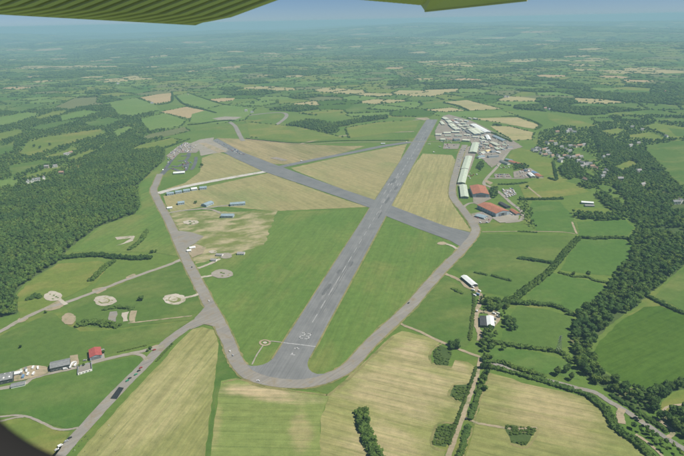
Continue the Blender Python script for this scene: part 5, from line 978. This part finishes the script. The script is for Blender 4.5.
bd('fuel_cabin', 'pale turquoise cabin beside the boundary hedge', 'cabin', (381, 143), (385, 143), 8, 3, 3.8, 'roof_white', 'wall_blue')
# dark sheet on the taxiway
m = MB(); c = [G(*p) for p in ((110.5, 399), (117, 399.5), (124, 388.5), (119, 387.5))]; base = c[0]; pv = []; n = 7
for i in range(n + 1):
    for j in range(n + 1):
        p = (c[0].lerp(c[1], i / n)).lerp(c[3].lerp(c[2], i / n), j / n) - base; pv.append((p.x, p.y, .82 + .12 * mnoise.noise(Vector((p.x * .3, p.y * .3, 0))) + .1))
me = mesh('tarpaulin', pv, [(i * (n + 1) + j, (i + 1) * (n + 1) + j, (i + 1) * (n + 1) + j + 1, i * (n + 1) + j + 1) for i in range(n) for j in range(n)]); o = link('tarpaulin', me, 'tarpaulin', None, base, label='dark rectangular sheet lying on the lower taxiway', category='tarpaulin'); o.modifiers.new('thick', 'SOLIDIFY').thickness = .06
# people beside the parked cars
def person_mesh(sit=False):
    me = bpy.data.meshes.new('person'); v = [(0, 0, .95), (0, 0, 1.2), (0, 0, 1.45), (0, .02, 1.55), (0, .03, 1.68), (0, .03, 1.76), (-.1, 0, .9), (-.12, .03, .5), (-.13, -.02, .06), (-.13, .12, .04), (.1, 0, .9), (.12, -.03, .5), (.14, -.06, .06), (.14, .08, .04), (-.2, 0, 1.42), (-.27, .0, 1.15), (-.28, .1, .9), (.2, 0, 1.42), (.27, 0, 1.15), (.28, .1, .9)]
    e = [(0, 1), (1, 2), (2, 3), (3, 4), (4, 5), (0, 6), (6, 7), (7, 8), (8, 9), (0, 10), (10, 11), (11, 12), (12, 13), (2, 14), (14, 15), (15, 16), (2, 17), (17, 18), (18, 19)]
    me.from_pydata(v, e, []); o = bpy.data.objects.new('person_shape', me); COL.objects.link(o); md = o.modifiers.new('s', 'SKIN'); R = [.15, .15, .15, .06, .1, .09, .09, .065, .045, .04, .09, .065, .045, .04, .06, .045, .035, .06, .045, .035]
    for i, r in enumerate(R): me.skin_vertices[0].data[i].radius = (r, r)
    me.skin_vertices[0].data[0].use_root = True; o.modifiers.new('b', 'SUBSURF').levels = 1
    out = bpy.data.meshes.new_from_object(o.evaluated_get(bpy.context.evaluated_depsgraph_get())); bpy.data.objects.remove(o); return out
PM = person_mesh()
for c in ('cloth_dark', 'wall_white'):
    me = PM.copy(); me.materials.clear(); me.materials.append(MATS[c]); lab = 'person in %s clothes standing by the lower taxiway' % ('dark' if c == 'cloth_dark' else 'white')
    ps = ((74, 449), (76, 446), (73.4, 452), (82, 441.5), (84.6, 438), (86, 437), (88, 440), (79, 447), (85, 452), (98, 451), (110.4, 439), (116, 452), (101, 436)) if c == 'cloth_dark' else ((115, 436), (75, 451), (109, 426))
    for px, py in ps: g = G(px, py); link('person', me, None, None, (g.x, g.y, .12), random.uniform(0, 6.28), label=lab, category='person', group='people by the lower taxiway, ' + ('dark' if c == 'cloth_dark' else 'white') + ' clothes')
# lattice pylon
g = G(558.5, 352.5); t = link('electricity_pylon', None, None, None, g, .6, label='grey steel lattice pylon rising from the pasture hedge', category='pylon'); Hh = 26
def leg_pt(sx, sy, z): w = 2.6 * (1 - z / Hh) ** 1.1 + .35; return (sx * w, sy * w, z)
for sx, sy in ((1, 1), (-1, 1), (-1, -1), (1, -1)):
    m = MB()
    for k in range(6): m.tube(leg_pt(sx, sy, Hh * k / 6), leg_pt(sx, sy, Hh * (k + 1) / 6), .16, .16, 4)
    link('leg', m.mesh('leg'), 'steel', t)
m = MB(); cor = ((1, 1), (-1, 1), (-1, -1), (1, -1))
for k in range(6):
    for q in range(4):
        a, b2 = cor[q], cor[(q + 1) % 4]; m.tube(leg_pt(*a, Hh * k / 6), leg_pt(*b2, Hh * (k + 1) / 6), .08, .08, 4); m.tube(leg_pt(*b2, Hh * k / 6), leg_pt(*a, Hh * (k + 1) / 6), .08, .08, 4)
link('bracing', m.mesh('bracing'), 'steel', t)
for z, w in ((Hh * .68, 4.2), (Hh * .82, 5), (Hh * .95, 3.6)):
    m = MB(); m.tube((-w, 0, z), (w, 0, z), .14, .14, 4); m.tube((-w, 0, z), (0, 0, z + 1.6), .1, .1, 4); m.tube((w, 0, z), (0, 0, z + 1.6), .1, .1, 4); m.tube((-w, 0, z), (-w, 0, z - 1.4), .12, .12, 5); m.tube((w, 0, z), (w, 0, z - 1.4), .12, .12, 5); link('crossarm', m.mesh('crossarm'), 'steel', t)

# ------------------------------------------------------------------ the aircraft the picture is taken from
def at_cam(px, py, dist): d = ray(px, py).normalized(); return Vector((0, 0, H_CAM)) + d * dist
root_p = at_cam(280, -70, 2.6); t = link('aircraft_wing', None, None, None, root_p, 0, label='olive green corrugated underside of the aircraft wing along the top edge', category='aircraft wing')
def panel(name, t0, t1, h0, h1, ribs, amp, thick, mat, nv=3, per=14):
    nu = ribs * per; V = []; F = []; nrm = ((t1 - t0).cross(h0 - t0)).normalized()
    if nrm.z > 0: nrm = -nrm                      # skin looks down
    for s in (0, 1):
        for j in range(nv + 1):
            for i in range(nu + 1):
                p = (t0.lerp(t1, i / nu)).lerp(h0.lerp(h1, i / nu), j / nv); ph = (i % per) / per
                w = 1.0 if .05 < ph < .64 else 0.0     # one pressed bead per bay
                V.append(p - root_p + nrm * (amp * w * (.12 if j == 0 else .6 if j == 1 else 1) - (thick if s else 0)))
    w = nu + 1; o2 = (nv + 1) * w
    for j in range(nv):
        for i in range(nu):
            a = j * w + i; F += [(a, a + 1, a + w + 1, a + w), (o2 + a, o2 + a + w, o2 + a + w + 1, o2 + a + 1)]
    for i in range(nu): F += [(i, o2 + i, o2 + i + 1, i + 1), (nv * w + i, nv * w + i + 1, o2 + nv * w + i + 1, o2 + nv * w + i)]
    for j in range(nv): F += [(j * w, j * w + w, o2 + j * w + w, o2 + j * w), (j * w + nu, o2 + j * w + nu, o2 + j * w + w + nu, j * w + w + nu)]
    me = mesh(name, V, F, False); return link(name, me, mat, t)
fl = panel('flap', at_cam(-120, 6.5, 3.3), at_cam(195, 24, 3.0), at_cam(70, -66, 2.5), at_cam(400, -54, 2.35), 20, .045, .07, 'wing_green', nv=8, per=10)
panel('aileron', at_cam(318, -4, 3.2), at_cam(421, 5, 3.1), at_cam(460, -50, 2.5), at_cam(560, -44, 2.4), 22, .006, .03, 'wing_green', per=8)
pp = [at_cam(*q) for q in ((420.5, 4.5, 3.12), (425, 11, 3.08), (475, 5.8, 2.9), (527, 0, 2.75), (640, -14, 2.5), (560, -60, 2.4), (450, -40, 2.6))]
V = [p - root_p for p in pp] + [p - root_p + Vector((0, .01, .05)) for p in pp]; n = len(pp)
link('wing_tip', mesh('wing_tip', V, [tuple(range(n)), tuple(range(n, 2 * n))[::-1]] + [(k, n + k, n + (k + 1) % n, (k + 1) % n) for k in range(n)]), 'wing_green', t)
for a, b2, r in (((-120, 6.5, 3.3), (195, 24, 3.0), .006), ((195, 24, 3.0), (400, -54, 2.35), .006), ((425, 11, 3.08), (527, 0, 2.75), .005)):
    m = MB(); m.tube(at_cam(*a) - root_p, at_cam(*b2) - root_p, r, r, 6); link('edge_strip', m.mesh('edge_strip'), 'wing_edge', t)
# rounded window rim in the lower left corner
n = 30; base = at_cam(-10, 470, .42); V = []; F = []; cx, cy_ = 123, 287
for i in range(n):
    a = math.radians(84 + 100 * i / (n - 1))
    for j, (dr, dz) in enumerate(((0, .0), (-2, .012), (3, .03), (60, .03), (140, .02), (140, -.02), (20, -.02), (3, -.012))):
        V.append(at_cam(cx + (183 + dr) * math.cos(a), cy_ + (183 + dr) * math.sin(a), .42 - dz) - base)
for i in range(n - 1):
    for j in range(8): F.append((i * 8 + j, i * 8 + (j + 1) % 8, (i + 1) * 8 + (j + 1) % 8, (i + 1) * 8 + j))
F += [tuple(range(8)), tuple((n - 1) * 8 + k for k in range(8))[::-1]]
link('window_rim', mesh('window_rim', V, F, True), 'rim_black', None, base, label='blurred black rounded window rim in the lower left corner', category='window rim')

# ------------------------------------------------------------------ haze
HZ = 42000.0; zb, zt = -240.0, H_CAM + 12.0
m = MB(); m.box(-HZ, HZ, -HZ, HZ, zb, zt); me = m.mesh('haze')
hm = bpy.data.materials.new('haze'); hm.use_nodes = True; N = hm.node_tree.nodes; N.remove(N['Principled BSDF']); pv = N.new('ShaderNodeVolumePrincipled')
pv.inputs['Color'].default_value = (.41, .66, .82, 1); pv.inputs['Density'].default_value = 9.8e-5; pv.inputs['Anisotropy'].default_value = 0.0
hm.node_tree.links.new(pv.outputs[0], N['Material Output'].inputs['Volume']); me.materials.append(hm); hm.cycles.homogeneous_volume = True if hasattr(hm, 'cycles') else None
link('haze', me, kind='stuff')
